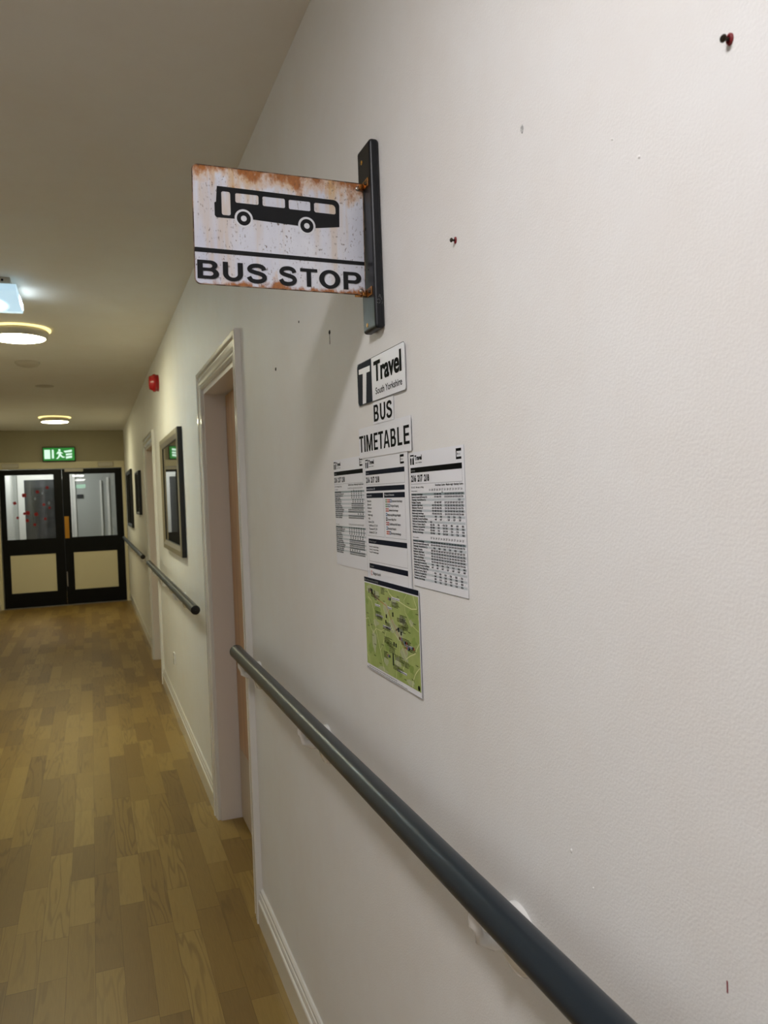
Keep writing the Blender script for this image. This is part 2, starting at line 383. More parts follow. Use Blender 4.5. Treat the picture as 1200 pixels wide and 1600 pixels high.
# double fire doors
FY = YE + .012; FT = .045
def fire_leaf(name, x0, x1, gx0, gx1, px0, px1):
    t = thing(name, ((x0 + x1) / 2, FY, 0), kind='structure')
    z = (.012, .225, .782, .998, 1.962, 2.028)
    f = MB(); y0, y1 = FY, FY + FT
    f.box(x0, min(gx0, px0), y0, y1, z[0], z[5]); f.box(max(gx1, px1), x1, y0, y1, z[0], z[5])
    a, b = min(gx0, px0), max(gx1, px1)
    f.box(a, b, y0, y1, z[0], z[1]).box(a, b, y0, y1, z[2], z[3]).box(a, b, y0, y1, z[4], z[5])
    if gx0 > a: f.box(a, gx0, y0, y1, z[3], z[4])
    if gx1 < b: f.box(gx1, b, y0, y1, z[3], z[4])
    if px0 > a: f.box(a, px0, y0, y1, z[1], z[2])
    if px1 < b: f.box(px1, b, y0, y1, z[1], z[2])
    child(f, 'door_frame', M['black'], t, t)
    child(MB().box(gx0, gx1, y0 + .018, y0 + .024, z[3], z[4]), 'glass_pane', M['glass'], t, t)
    bd = MB()
    for q in ((gx0, gx0 + .012, z[3], z[4]), (gx1 - .012, gx1, z[3], z[4]), (gx0 + .012, gx1 - .012, z[3], z[3] + .012), (gx0 + .012, gx1 - .012, z[4] - .012, z[4])):
        bd.box(q[0], q[1], y0 + .004, y0 + .017, q[2], q[3])
    child(bd, 'glazing_bead', M['black'], t, t)
    child(MB().box(px0, px1, y0 + .006, y0 + .03, z[1], z[2]), 'lower_panel', M['cream'], t, t, bevel=.002)
    return t
dl = fire_leaf('door_3', OX0 + .012, -.895, -1.672, -.997, -1.635, -1.023)
dr = fire_leaf('door_4', -.891, OX1 - .004, -.797, -.137, -.776, -.160)
child(MB().box(-.884, -.822, FY - .003, FY, .998, 1.322), 'push_plate', M['brass'], dr, dr, bevel=.001)
child(MB().box(-.850, -.592, FY - .045, FY - .001, 1.985, 2.026), 'door_closer', M['detector'], dr, dr, bevel=.004)
child(MB().box(-.884, -.872, FY - .004, FY, .28, .50), 'flush_bolt', M['bolt'], dr, dr)
for n, x0, x1 in (('closer_cover', -1.690, -1.465), ('closer_cover', -.385, -.165)):
    o = MB().box(x0, x1, YE - .052, YE - .0205, 2.052, 2.118).build(n, M['detector'], loc=((x0 + x1) / 2, YE - .02, 2.05), bevel=.006)
    o['category'] = 'door closer cover'; o['group'] = 'boxed covers above the double doors'
    o['label'] = 'small cream boxed cover on the architrave above the %s black door leaf' % ('left' if x0 < -1 else 'right')
st('trim_4', MB().box(OX0, OX1, YE - .01, YE + .07, 0.0005, .008), M['ledge'])

# what is seen through the door glass: lobby
YL = 14.5
lw = MB().box(-1.86, -1.72, YE + .14, YL, 0, H)
st('wall_lobby_left', lw, wall_mat('lobby_white', srgb(235, 236, 232)))
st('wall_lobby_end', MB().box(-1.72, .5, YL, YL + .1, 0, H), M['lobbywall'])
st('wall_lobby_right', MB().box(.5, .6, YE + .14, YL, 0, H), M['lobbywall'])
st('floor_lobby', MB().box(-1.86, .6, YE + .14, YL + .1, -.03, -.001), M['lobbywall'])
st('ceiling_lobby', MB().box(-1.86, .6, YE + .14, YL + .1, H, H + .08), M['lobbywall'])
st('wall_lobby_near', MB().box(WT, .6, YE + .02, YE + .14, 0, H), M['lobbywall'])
st('trim_5', MB().box(-1.645, -1.545, YL - .03, YL, 0, 2.03).box(-.86, -.80, YL - .03, YL, 0, 2.03).box(-1.545, -.86, YL - .03, YL, 1.935, 2.03), M['trim'])
t = thing('door_5', (-1.2, YL, 0), kind='structure')
child(MB().box(-1.543, -.862, YL - .02, YL - .002, .01, 1.93), 'door_leaf', M['darkdoor'], t, t)
child(MB().box(-1.45, -1.02, YL - .023, YL - .020, 1.12, 1.80), 'dark_poster', M['printdark'], t, t)
st('trim_6', MB().box(-.795, -.745, YL - .025, YL, 0, 2.3).box(-.35, -.32, YL - .025, YL, 0, 1.9).box(-.24, -.20, YL - .02, YL, 0, 1.95), M['trim'])
pq = MB().box(-.725, -.62, YL - .012, YL, 1.60, 1.665)
pq.build('door_plaque', M['darkdoor'], loc=(-.67, YL, 1.6), label='small dark room plaque on the pale lobby wall behind the right glass pane', category='plaque')

# poppy stickers on left pane
px = [(-1.545, 1.545, .035, 0), (-1.415, 1.655, .045, 0), (-1.515, 1.33, .028, 0), (-1.378, 1.395, .045, 0), (-1.422, 1.388, .028, 0), (-1.265, 1.372, .04, 0), (-1.39, 1.285, .035, 0), (-1.235, 1.70, .035, 0), (-1.10, 1.76, .032, 0), (-1.155, 1.51, .03, 0), (-1.145, 1.30, .028, 0), (-1.08, 1.46, .026, 0), (-1.27, 1.60, .03, 1), (-1.17, 1.68, .028, 1), (-1.085, 1.53, .036, 1), (-1.29, 1.22, .03, 0)]
wh = ['over the bright wall strip', 'highest over grey wall', 'low beside the bright strip', 'the bright one at mid height', 'just left of the bright one', 'right of the bright one', 'just below the bright one', 'near the top of the dark door', 'topmost at right', 'beside the pale blue petal', 'lowest at the right', 'under the pale blue petal', 'upright on dark door', 'near the top', 'at the right', 'lowest of all']
for (x, z, r, k), s_ in zip(px, wh):
    r *= .74
    mb = MB(); rnd = random.Random(int(x * 1e4)); y = FY + .0165
    n = 40; ph = rnd.random() * 6
    ring = []
    for i in range(n):
        th = 2 * math.pi * i / n; rr = r * (.72 + .28 * abs(math.cos(2 * th + ph)) ** .6)
        ring.append((x + rr * math.cos(th) * (.55 if k else 1), y, z + rr * math.sin(th)))
    back = [(a, y + .0012, c) for a, b, c in ring]
    mb.add(ring + back, [tuple(range(n)), tuple(range(2 * n - 1, n - 1, -1))] + [(i, (i + 1) % n, n + (i + 1) % n, n + i) for i in range(n)], 0)
    mb.lathe([(r * .22, 0), (r * .2, .0006)], (x, y, z), (0, -1, 0), 12, mi=1)
    o = mb.build('poppy_sticker', [M['poppypale'] if k else M['poppy'], M['gap']], loc=(x, y, z))
    o['label'] = '%s paper poppy stuck on the left door glass, %s' % ('pale' if k else 'red', s_); o['category'] = 'sticker'; o['group'] = 'paper poppies on the left door glass'

# ------------------------------------------------------------------ ceiling lamps
ring_m = emis('yellow_uplight_glow', (1.0, .82, .32), 1.5)
def lamp(x, y, col, stg, label, i):
    t = thing('ceiling_lamp', (x, y, H), label, 'ceiling light', 'round corridor ceiling lamps')
    if y < -1:      # deeper opal drums further back
        child(MB().lathe([(.20, 0), (.21, .01), (.21, .05)], (x, y, H), (0, 0, -1), 48), 'housing', M['body'], t, t)
        child(MB().lathe([(.20, .05), (.20, .10), (.18, .115), (.001, .12)], (x, y, H), (0, 0, -1), 48), 'diffuser', emis('lamp_diffuser_%d' % i, col, stg), t, t)
        return t
    child(MB().lathe([(.10, 0), (.10, .018)], (x, y, H), (0, 0, -1), 48), 'mounting_base', M['body'], t, t)
    child(MB().lathe([(.168, 0.003), (.190, 0.003), (.190, .010), (.168, .010), (.168, .003)], (x, y, H), (0, 0, -1), 64, cap=False), 'uplight_ring', ring_m, t, t, label='yellow ring glowing as uplight on the ceiling')  # emissive ring stands in for the lamp's uplight on the ceiling
    child(MB().lathe([(.02, .018), (.176, .018), (.178, .022), (.166, .058), (.160, .061), (.156, .058), (.02, .03)], (x, y, H), (0, 0, -1), 64, cap=False), 'housing', M['body'], t, t)
    child(MB().lathe([(.157, .056), (.15, .062), (.11, .067), (.05, .069), (.0005, .070)], (x, y, H), (0, 0, -1), 64), 'diffuser', emis('lamp_diffuser_%d' % i, col, stg), t, t)
    return t
for i, (x, y, c, s_, lb) in enumerate(LAMPS): lamp(x, y, c, s_, lb, i)
t = thing('ceiling_lamp', (-1.25, 13.7, H), 'unseen round ceiling lamp added to light the lobby behind the double doors', 'ceiling light')  # unseen lamp added to brighten the lobby and its left wall
child(MB().lathe([(.17, 0), (.17, .05)], (-1.25, 13.7, H), (0, 0, -1), 48), 'housing', M['body'], t, t)
child(MB().lathe([(.16, .05), (.12, .062), (.001, .068)], (-1.25, 13.7, H), (0, 0, -1), 48), 'diffuser', emis('lobby_fill_diffuser', (.95, 1.0, .98), LOBBY), t, t)

# emergency bulkhead light on the ceiling
t = thing('emergency_light', (-.97, 4.40, H), 'square white emergency light with bluish clear cover beside the nearest round lamp', 'emergency light')
child(MB().box(-1.13, -.825, 4.18, 4.62, H - .034, H), 'base_box', M['detector'], t, t, bevel=.004)
dv = MB()
x0, x1 = -1.135, -.80
pr = [(4.17, 2.566), (4.17, 2.535), (4.20, 2.526), (4.50, 2.508), (4.56, 2.512), (4.60, 2.530), (4.61, 2.566)]
dv.prism(pr, [lambda a, b: (x0, a, b), lambda a, b: (x1, a, b)])
em = emis('bluish_cover', (.50, .80, 1.0), .85)
nt = em.node_tree; tc = nt.nodes.new('ShaderNodeTexCoord'); sp = nt.nodes.new('ShaderNodeTexGradient'); sp.gradient_type = 'SPHERICAL'
mp = nt.nodes.new('ShaderNodeMapping'); mp.inputs['Location'].default_value = (0, 0, .65); mp.inputs['Scale'].default_value = (7.5, 6, 9)
nt.links.new(tc.outputs['Object'], mp.inputs['Vector']); nt.links.new(mp.outputs[0], sp.inputs['Vector'])
mr = nt.nodes.new('ShaderNodeMapRange'); mr.inputs['To Min'].default_value = .75; mr.inputs['To Max'].default_value = EMERG
pwn = nt.nodes.new('ShaderNodeMath'); pwn.operation = 'POWER'; pwn.inputs[1].default_value = 3.0; nt.links.new(sp.outputs['Fac'], pwn.inputs[0]); nt.links.new(pwn.outputs[0], mr.inputs['Value']); nt.links.new(mr.outputs[0], nt.nodes['Principled BSDF'].inputs['Emission Strength'])
child(dv, 'clear_cover', em, t, t, bevel=.004)
child(MB().lathe([(.006, 0), (.005, .003)], (-.86, 4.18, 2.585), (0, -1, 0), 12), 'indicator_screw', M['hole'], t, t)
# glowing strip added at its side to throw the blue-white ceiling patch
child(MB().box(-.7985, -.7965, 4.36, 4.56, 2.528, 2.556), 'side_glow_strip', emis('side_glow_white', (.72, .88, 1.0), 11), t, t)

t = MB().lathe([(.09, 0), (.09, .012), (.075, .028), (.04, .038), (.001, .04)], (-.915, 6.6, H), (0, 0, -1), 40).build('smoke_detector', M['detector'], loc=(-.915, 6.6, H), label='white domed smoke detector on the ceiling between the two round lamps', category='smoke detector')
MB().lathe([(.082, 0), (.08, .006), (.03, .009), (.001, .009)], (-.86, 7.9, H), (0, 0, -1), 32).build('ceiling_disc', M['detector'], loc=(-.86, 7.9, H), label='flat disc cover on the ceiling just beyond the smoke detector', category='cover')

# ------------------------------------------------------------------ exit sign
t = thing('exit_sign', (-.915, YE, 2.14), 'lit green exit sign with a running man above the double doors', 'exit sign')
X0, X1, Z0, Z1, Y0 = -1.137, -.692, 2.136, 2.352, YE - .07
child(MB().box(X0, X1, Y0, YE, Z0, Z1), 'sign_box', mat('sign_casing', srgb(20, 30, 18), .4), t, t, bevel=.006)
face = MB().box(X0 + .010, X1 - .010, Y0 - .003, Y0, Z0 + .016, Z1 - .016)
fc = child(face, 'sign_face', emis('green_panel', (.0, .20, .02), 1.0, .02), t, t)
def fpoly(mb, loops, layer=.0045, mi=0):
    vs, fs = curve2d(loops); mb.add([(X0 + .016 + a, Y0 - layer, Z0 + .022 + b) for a, b in vs], fs, mi)
mk = MB()
fpoly(mk, [[(.008, .018), (.088, .018), (.088, .152), (.008, .152)]])                     # door
fpoly(mk, [[(.110, .025), (.138, .025), (.138, .145), (.124, .158), (.110, .145)]])         # bar arrow
fpoly(mk, [arc(.215, .145, .016, .016, 0, 340, 16)])                                        # running man: head, trunk, limbs
fpoly(mk, [[(.195, .128), (.232, .124), (.240, .075), (.262, .050), (.285, .048), (.283, .034), (.250, .034), (.222, .060), (.205, .030), (.178, .012), (.168, .024), (.190, .044), (.202, .070), (.200, .100), (.182, .084), (.172, .094)]])
fpoly(mk, [[(.232, .120), (.262, .102), (.256, .092), (.232, .104)]])
fpoly(mk, [[(.300, .018), (.385, .030), (.385, .062), (.300, .052)]]); fpoly(mk, [[(.300, .065), (.385, .075), (.385, .100), (.300, .092)]]); fpoly(mk, [[(.290, .108), (.385, .118), (.385, .150), (.270, .132)]])
child(mk, 'running_man_symbol', emis('white_symbol', (.74, 1.0, .84), .95, .1), fc, t)
# a second exit sign at the rear end of the corridor (seen only as a reflection in the door glass)
t = thing('exit_sign', (-.9, YB, 2.2), 'lit green exit sign at the rear end of the corridor', 'exit sign')
child(MB().box(-1.12, -.68, YB, YB + .06, 2.2, 2.42), 'sign_box', M['black'], t, t)
child(MB().box(-1.10, -.70, YB + .06, YB + .063, 2.22, 2.40), 'sign_face', emis('green_panel_rear', (.35, 1.0, .6), 3.5, .1), t, t)

# ------------------------------------------------------------------ fire alarm sounder
t = thing('alarm_sounder', (0, 6.03, 2.37), 'red fire alarm sounder high on the right wall above the large picture', 'fire alarm')
child(MB().lathe([(.062, 0), (.062, .018)], (0, 6.03, 2.37), (-1, 0, 0), 8, smooth=False), 'back_box', M['red'], t, t, bevel=.003)
child(MB().lathe([(.062, .018), (.066, .022), (.066, .036), (.056, .046), (.05, .062), (.044, .068), (.001, .070)], (0, 6.03, 2.37), (-1, 0, 0), 32), 'sounder_dome', M['red'], t, t)

# socket low on wall
t = thing('wall_socket', (0, 5.65, .39), 'white wall socket low on the wall beneath the large picture', 'socket')
child(MB().box(-.009, 0, 5.607, 5.693, .347, .433), 'face_plate', M['whiteplastic'], t, t, bevel=.003)
child(MB().box(-.011, -.009, 5.625, 5.645, .398, .412), 'rocker_switch', M['whiteplastic'], t, t)

# ------------------------------------------------------------------ framed pictures
def picture(name, y0, y1, z0, z1, dep, fw, faces, side, pm, label, mount=0, bev=.012):
    yc = (y0 + y1) / 2; t = thing(name, (0, yc, z0), label, 'picture', 'framed pictures along the right wall')
    fr = MB()
    # mitred moulding, profile (a inward, b out of wall)
    P = [(0, .002), (0, dep - bev * .5), (bev * .4, dep), (fw * .55, dep), (fw - .004, dep - bev), (fw, dep - bev - .003), (fw, .010), (fw * .5, .002)]
    n = len(P)
    cor = [(y0, z0, 1, 1), (y1, z0, -1, 1), (y1, z1, -1, -1), (y0, z1, 1, -1)]
    vs = [(-b, yy + sy * a, zz + sz * a) for yy, zz, sy, sz in cor for a, b in P]
    fs = []; mi = []
    for k in range(4):
        k2 = (k + 1) % 4
        for i in range(n):
            j = (i + 1) % n; fr.add([], []); fs.append((k * n + i, k * n + j, k2 * n + j, k2 * n + i)); mi.append(1 if i in (0, 4, 5) else 0)
    for f, m_ in zip(fs, mi): fr.f.append(list(f)); fr.mi.append(m_); fr.sm.append(False)
    fr.v = vs
    child(fr, 'frame', [faces, side], t, t)
    a = fw - .001; d = dep - bev - .008
    child(MB().box(-d + .003, -.004, y0 + a, y1 - a, z0 + a, z1 - a), 'backing_board', M['mount'], t, t)
    q = a + mount
    pr = MB().box(-d + .0005, -d + .003, y0 + q, y1 - q, z0 + q, z1 - q); child(pr, 'art_print', pm, t, t)
    child(MB().box(-d - .003, -d - .0005, y0 + a, y1 - a, z0 + a, z1 - a), 'glass_pane', M['glass'], t, t)
    return t
picture('framed_picture', 4.62, 5.78, 1.165, 1.92, .034, .062, M['silver'], M['blackframe'], M['print'], 'large dark picture in a silver frame with black sides, beyond the near doorway', 0)
picture('framed_picture', 8.62, 9.30, 1.360, 1.83, .030, .03, M['blackframe'], M['blackframe'], M['print'], 'small glazed black-framed picture just past the far side door', .03)
picture('framed_picture', 10.40, 11.62, 1.170, 1.92, .030, .045, M['blackframe'], M['blackframe'], M['printdark'], 'dark black-framed picture nearest the double doors', 0)

# ------------------------------------------------------------------ handrails
RX, RZ, RR = -.066, .976, .022
def bracket(par, root, y):
    g = MB()
    g.lathe([(.046, 0), (.046, .007), (.042, .013), (.030, .018), (.001, .020)], (0, y, .901), (-1, 0, 0), 32, sx=1.0, sy=1.0)
    b = child(g, 'wall_bracket', M['whiteplastic'], par, root)
    arm = MB().tube([(-.012, y, .901), (-.040, y, .903), (-.058, y, .914), (-.066, y, .935), (-.066, y, .957)], .009)
    child(arm, 'bracket_arm', M['whiteplastic'], b, root)
    sc = MB().lathe([(.006, 0), (.0055, .003), (.001, .004)], (-.011, y + .030, .879), (-1, 0, 0), 14)
    child(sc, 'bracket_screw', M['whiteplastic'], b, root)
def rail(y0, y1, bys, label):
    t = thing('handrail', (0, (y0 + y1) / 2, .89), label, 'handrail', 'dark grey handrails on the right wall')
    n = 48; k = max(2, int((y1 - y0) / .5))
    e = .004
    mb = MB().lathe([(RR, e)] + [(RR, e + (y1 - y0 - 2 * e) * i / k) for i in range(1, k + 1)], (RX, y0, RZ), (0, 1, 0), n, cap=False)
    child(mb, 'rail_tube', M['rail'], t, t)
    child(MB().lathe([(.001, 0), (RR - .004, 0), (RR - .001, .0012), (RR, e)], (RX, y0, RZ), (0, 1, 0), n, cap=False), 'end_cap', M['railend'], t, t, label='black end cap')
    child(MB().lathe([(RR, -e), (RR + .0006, -.0035), (RR + .0006, .004), (RR - .001, .0065), (RR - .004, .0075), (.001, .0075)], (RX, y1, RZ), (0, 1, 0), n, cap=False), 'end_cap', M['rail'], t, t)
    for y in bys: bracket(t, t, y)
rail(-1.2, 2.662, (-.03, .902, 1.80, 2.60), 'dark slate grey handrail running past the bus timetables into the foreground')
rail(3.77, 6.93, (4.80, 5.66, 6.50), 'dark grey handrail beneath the large picture, between the two doorways')
rail(7.74, 12.30, (8.2, 9.8, 11.4), 'farthest handrail, leading up to the double doors')

# ------------------------------------------------------------------ BUS STOP sign
SY = 1.355; BX, BZ = -.326, 1.8605; SL = -.0115
t = thing('bus_stop_sign', (0, SY, 1.787), 'rusty white metal BUS STOP sign projecting from a black wooden batten', 'sign')
pw, ph_ = .3035, .2000
cs, sn = math.cos(SL), math.sin(SL)
def P(u, v, y): # mm -> world
    u /= 1000; v /= 1000
    return (BX + u * cs - v * sn, y, BZ + u * sn + v * cs)
def ext(mb, loops, y_front, th, mi=0, mp=P):
    """extrude a 2D shape (mm) from y_front back by th"""
    vs, fs = curve2d(loops); n = len(vs)
    mb.add([mp(a, b, y_front) for a, b in vs], fs, mi); 
    for lp in loops:
        m_ = len(lp); mb.add([mp(a, b, y_front) for a, b in lp] + [mp(a, b, y_front + th) for a, b in lp], [(i, (i + 1) % m_, m_ + (i + 1) % m_, m_ + i) for i in range(m_)], mi)
def rrect(x0, y0, x1, y1, r, n=6):
    return arc(x1 - r, y1 - r, r, r, 0, 90, n) + arc(x0 + r, y1 - r, r, r, 90, 180, n) + arc(x0 + r, y0 + r, r, r, 180, 270, n) + arc(x1 - r, y0 + r, r, r, 270, 360, n)
# plate material with rust
def plate_mat():
    m = bpy.data.materials.new('rusty_enamel'); m.use_nodes = True; nt = m.node_tree; N = nt.nodes; L = nt.links; b = N['Principled BSDF']
    tc = N.new('ShaderNodeTexCoord'); sp = N.new('ShaderNodeSeparateXYZ'); L.new(tc.outputs['Object'], sp.inputs[0])
    def noise(scale, stretch, det=5, ro=.6):
        mp = N.new('ShaderNodeMapping'); mp.inputs['Scale'].default_value = stretch; L.new(tc.outputs['Object'], mp.inputs['Vector'])
        n = N.new('ShaderNodeTexNoise'); n.inputs['Scale'].default_value = scale; n.inputs['Detail'].default_value = det; n.inputs['Roughness'].default_value = ro; L.new(mp.outputs[0], n.inputs['Vector']); return n.outputs['Fac']
    def math_(op, a, b_=None, c_=None):
        n = N.new('ShaderNodeMath'); n.operation = op
        for i, x in enumerate((a, b_, c_)):
            if x is None: continue
            if isinstance(x, (int, float)): n.inputs[i].default_value = x
            else: L.new(x, n.inputs[i])
        return n.outputs[0]
    def rng(v, a, b_, c_=0., d=1.):
        n = N.new('ShaderNodeMapRange'); L.new(v, n.inputs['Value'])
        for k_, x in zip(('From Min', 'From Max', 'To Min', 'To Max'), (a, b_, c_, d)): n.inputs[k_].default_value = x
        return n.outputs[0]
    z = sp.outputs['Z']  # root at z=1.787 ; plate 0.0735 .. 0.273
    top = rng(z, .215, .272); bot = rng(z, .098, .071); up = rng(z, .14, .27)
    big = noise(30, (1, 1, .6)); drip = noise(34, (1, 1, .10), 3); fine = noise(190, (1, 1, .6), 4); 
    r1 = math_('MULTIPLY_ADD', big, 2.8, math_('MULTIPLY_ADD', fine, .5, math_('MULTIPLY', top, 1.05)))
    m1 = rng(r1, 2.38, 2.72)
    r2 = math_('MULTIPLY_ADD', big, 2.4, math_('MULTIPLY_ADD', fine, .6, math_('MULTIPLY', bot, 1.1)))
    m2 = rng(r2, 2.22, 2.56)
    m3 = math_('MULTIPLY', rng(drip, .48, .66), math_('MULTIPLY_ADD', up, .75, .12))
    m4 = math_('MULTIPLY', rng(drip, .56, .66), .35)
    yellow = math_('MAXIMUM', m3, m4)
    base = N.new('ShaderNodeMix'); base.data_type = 'RGBA'; L.new(rng(noise(9, (1, 1, .6)), .35, .65), base.inputs[0]); base.inputs[6].default_value = srgb(226, 228, 236); base.inputs[7].default_value = srgb(204, 206, 220)
    def mix(a, fac, col):
        mx = N.new('ShaderNodeMix'); mx.data_type = 'RGBA'; L.new(fac, mx.inputs[0]); L.new(a, mx.inputs[6]); mx.inputs[7].default_value = col; return mx.outputs[2]
    c = mix(base.outputs[2], yellow, srgb(208, 172, 112))
    c = mix(c, math_('MULTIPLY', rng(r1, 2.05, 2.45), .6), srgb(206, 160, 100))
    rust = N.new('ShaderNodeMix'); rust.data_type = 'RGBA'; L.new(fine, rust.inputs[0]); rust.inputs[6].default_value = srgb(104, 58, 26); rust.inputs[7].default_value = srgb(196, 124, 62)
    rm = math_('MAXIMUM', m1, m2)
    mx = N.new('ShaderNodeMix'); mx.data_type = 'RGBA'; L.new(rm, mx.inputs[0]); L.new(c, mx.inputs[6]); L.new(rust.outputs[2], mx.inputs[7]); c = mx.outputs[2]
    spk = rng(noise(270, (1, 1, .55), 2, .5), .60, .66); spm = math_('MULTIPLY', spk, rng(noise(26, (1, 1, 1)), .42, .6))
    c = mix(c, math_('MULTIPLY', spm, .85), srgb(92, 72, 58))
    L.new(c, b.inputs['Base Color']); b.inputs['Roughness'].default_value = .33; b.inputs['Coat Weight'].default_value = .3; b.inputs['Coat Roughness'].default_value = .15
    return m
plate = MB(); outline = rrect(0, 0, 303.5, 200, 9)
ext(plate, [outline], SY, .0012, 0)
vs, fs = curve2d([outline]); plate.add([P(a, b, SY + .0012) for a, b in vs], fs, 0)
pl = child(plate, 'sign_plate', plate_mat(), t, t)
# dark folded rim
rim = MB(); ext(rim, [rrect(-.9, -.9, 304.4, 200.9, 9.6), rrect(.5, .5, 303, 199.5, 8.6)], SY - .0004, .0022)
child(rim, 'plate_edge', mat('dark_rust_edge', srgb(70, 44, 28), .6, mottle=(60, srgb(150, 120, 96), .45, .6, (1, 1, 1))), pl, t)
inkm = mat('black_enamel', srgb(16, 18, 22), .38, spec=.3)
whm = mat('white_enamel', srgb(225, 227, 232), .35)
# bus pictogram
bus = MB()
def well(cx, cy, r, a0=200, a1=-20): return arc(cx, cy, r, r, a0, a1, 18)
w1, w2 = (85.1, 116.4), (196.9, 114.4)
body = [(40.5, 167.2), (239.5, 165.4)] + arc(246.5, 154.4, 11.5, 11.0, 85, 5, 8) + [(257.2, 118.0), (213.5, 112.2)] + arc(w2[0], w2[1], 16, 16, -8, 184, 18) + [(181, 113.6), (101.2, 116.2)] + arc(w1[0], w1[1], 16, 16, 4, 186, 18) + [(69.3, 114.6), (38.5, 114.2), (35.6, 117.5), (35.6, 138.8), (38.4, 140.4)]
holes = [rrect(47.6, 119.0, 62.8, 159.2, 3.5), rrect(71.3, 142.2, 111.6, 158.6, 3), rrect(118.4, 141.5, 158.3, 158.0, 3), rrect(165.0, 140.8, 204.2, 157.4, 3),
         [(213.5, 140.0), (248.5, 139.8), (250.8, 142.0), (250.8, 149.0)] + arc(243.5, 149.5, 7.3, 7.3, 0, 90, 6) + [(213.5, 157.2), (211.0, 154.8), (211.0, 142.4)]]
ext(bus, [body] + holes, SY - .0006, .0006)
for c in (w1, w2): ext(bus, [arc(c[0], c[1], 11.9, 11.9, 0, 348, 28), arc(c[0], c[1], 5.2, 5.2, 0, 345, 20)], SY - .0006, .0006)
ext(bus, [[(0.3, 53.2), (303.2, 52.8), (303.2, 59.4), (0.3, 60.8)]], SY - .0006, .0006)
child(bus, 'bus_pictogram', inkm, pl, t)
for c in (w1, w2):
    wr = MB()
    ext(wr, [arc(c[0], c[1], 15.2, 15.2, 0, 348, 28), arc(c[0], c[1], 12.3, 12.3, 0, 345, 24)], SY - .0005, .0005)
    ext(wr, [arc(c[0], c[1], 4.9, 4.9, 0, 345, 20)], SY - .0005, .0005)
    child(wr, 'wheel_ring', whm, pl, t)
# block lettering drawn glyph by glyph in a unit box
def offset_stroke(pts, wx, wy, n=60):
    def cr_(p0, p1, p2, p3, s):
        return tuple(.5 * (2 * b + (c - a) * s + (2 * a - 5 * b + 4 * c - d) * s * s + (-a + 3 * b - 3 * c + d) * s ** 3) for a, b, c, d in zip(p0, p1, p2, p3))
    q = [pts[0]] + pts + [pts[-1]]; path = []
    for i in range(len(pts) - 1):
        for k in range(6): path.append(cr_(q[i], q[i + 1], q[i + 2], q[i + 3], k / 6))
    path.append(pts[-1]); L_, R_ = [], []
    for i, p in enumerate(path):
        a = path[max(0, i - 1)]; b = path[min(len(path) - 1, i + 1)]
        dx, dy = b[0] - a[0], b[1] - a[1]; l = math.hypot(dx, dy); nx, ny = -dy / l, dx / l
        L_.append((p[0] + nx * wx, p[1] + ny * wy)); R_.append((p[0] - nx * wx, p[1] - ny * wy))
    return L_ + R_[::-1]
G = {
    'B': [[(0, 0), (.62, 0)] + arc(.66, .285, .34, .285, -80, 62, 12) + [(.80, .53)] + arc(.60, .755, .34, .245, -40, 85, 12) + [(.60, 1), (0, 1)],
          [(.25, .16), (.58, .16)] + arc(.58, .295, .16, .135, -80, 80, 8) + [(.58, .43), (.25, .43)],
          [(.25, .59), (.56, .59)] + arc(.56, .715, .14, .125, -80, 80, 8) + [(.56, .84), (.25, .84)]],
    'U': [[(0, 1), (0, .38)] + arc(.5, .38, .5, .39, 180, 360, 24) + [(1, .38), (1, 1), (.745, 1), (.745, .38)] + arc(.5, .40, .245, .225, 0, -180, 18) + [(.255, .38), (.255, 1)]],
    'S': [offset_stroke([(.86, .70), (.80, .83), (.64, .905), (.46, .915), (.27, .87), (.155, .75), (.20, .63), (.42, .555), (.62, .51), (.82, .42), (.875, .27), (.77, .14), (.58, .085), (.40, .085), (.22, .14), (.11, .30)], .115, .10)],
    'T': [[(.375, 0), (.625, 0), (.625, .83), (1, .83), (1, 1), (0, 1), (0, .83), (.375, .83)]],
    'O': [arc(.5, .5, .5, .515, 0, 350, 36), arc(.5, .5, .265, .34, 0, 350, 30)],
    'P': [[(0, 0), (.25, 0), (.25, .36), (.62, .36)] + arc(.64, .68, .36, .32, -80, 85, 14) + [(.62, 1), (0, 1)],
          [(.25, .53), (.58, .53)] + arc(.58, .68, .16, .15, -80, 80, 8) + [(.58, .83), (.25, .83)]],
}
lts = [MB(), MB()]
for ch, a, b, c0, c1 in (('B', 3.8, 39.8, 8.7, 39.6), ('U', 46.6, 80.7, 7.6, 39.3), ('S', 87.0, 122.6, 7.2, 39.8), ('S', 143.6, 176.0, 7.0, 39.6), ('T', 182.3, 213.4, 7.4, 38.8), ('O', 216.8, 256.0, 6.9, 39.0), ('P', 262.2, 295.9, 7.4, 38.9)):
    ext(lts[a > 130], [[(a + x * (b - a), c0 + y * (c1 - c0)) for x, y in lp] for lp in G[ch]], SY - .0016, .0016)
for lt in lts: child(lt, 'lettering', inkm, pl, t)
bt = MB().box(-.0185, -.0005, 1.316, 1.386, 1.790, 2.125)
btn = child(bt, 'wooden_batten', M['barwood'], t, t, bevel=.006, segs=4)
for zz in (2.098, 1.803):
    child(MB().lathe([(.0042, 0), (.0036, .001), (.001, .0004)], (-.0185, 1.361, zz), (-1, 0, 0), 16), 'batten_screw', M['brass'], btn, t)
child(MB().lathe([(.003, 0), (.0028, .0003)], (-.0187, 1.352, 1.975), (-1, 0, 0), 14), 'drilled_hole', M['hole'], btn, t)
child(MB().lathe([(.0016, 0), (.0015, .0003)], (-.0187, 1.345, 1.90), (-1, 0, 0), 10), 'drilled_hole', M['hole'], btn, t)
sc = MB()
rnd = random.Random(3)
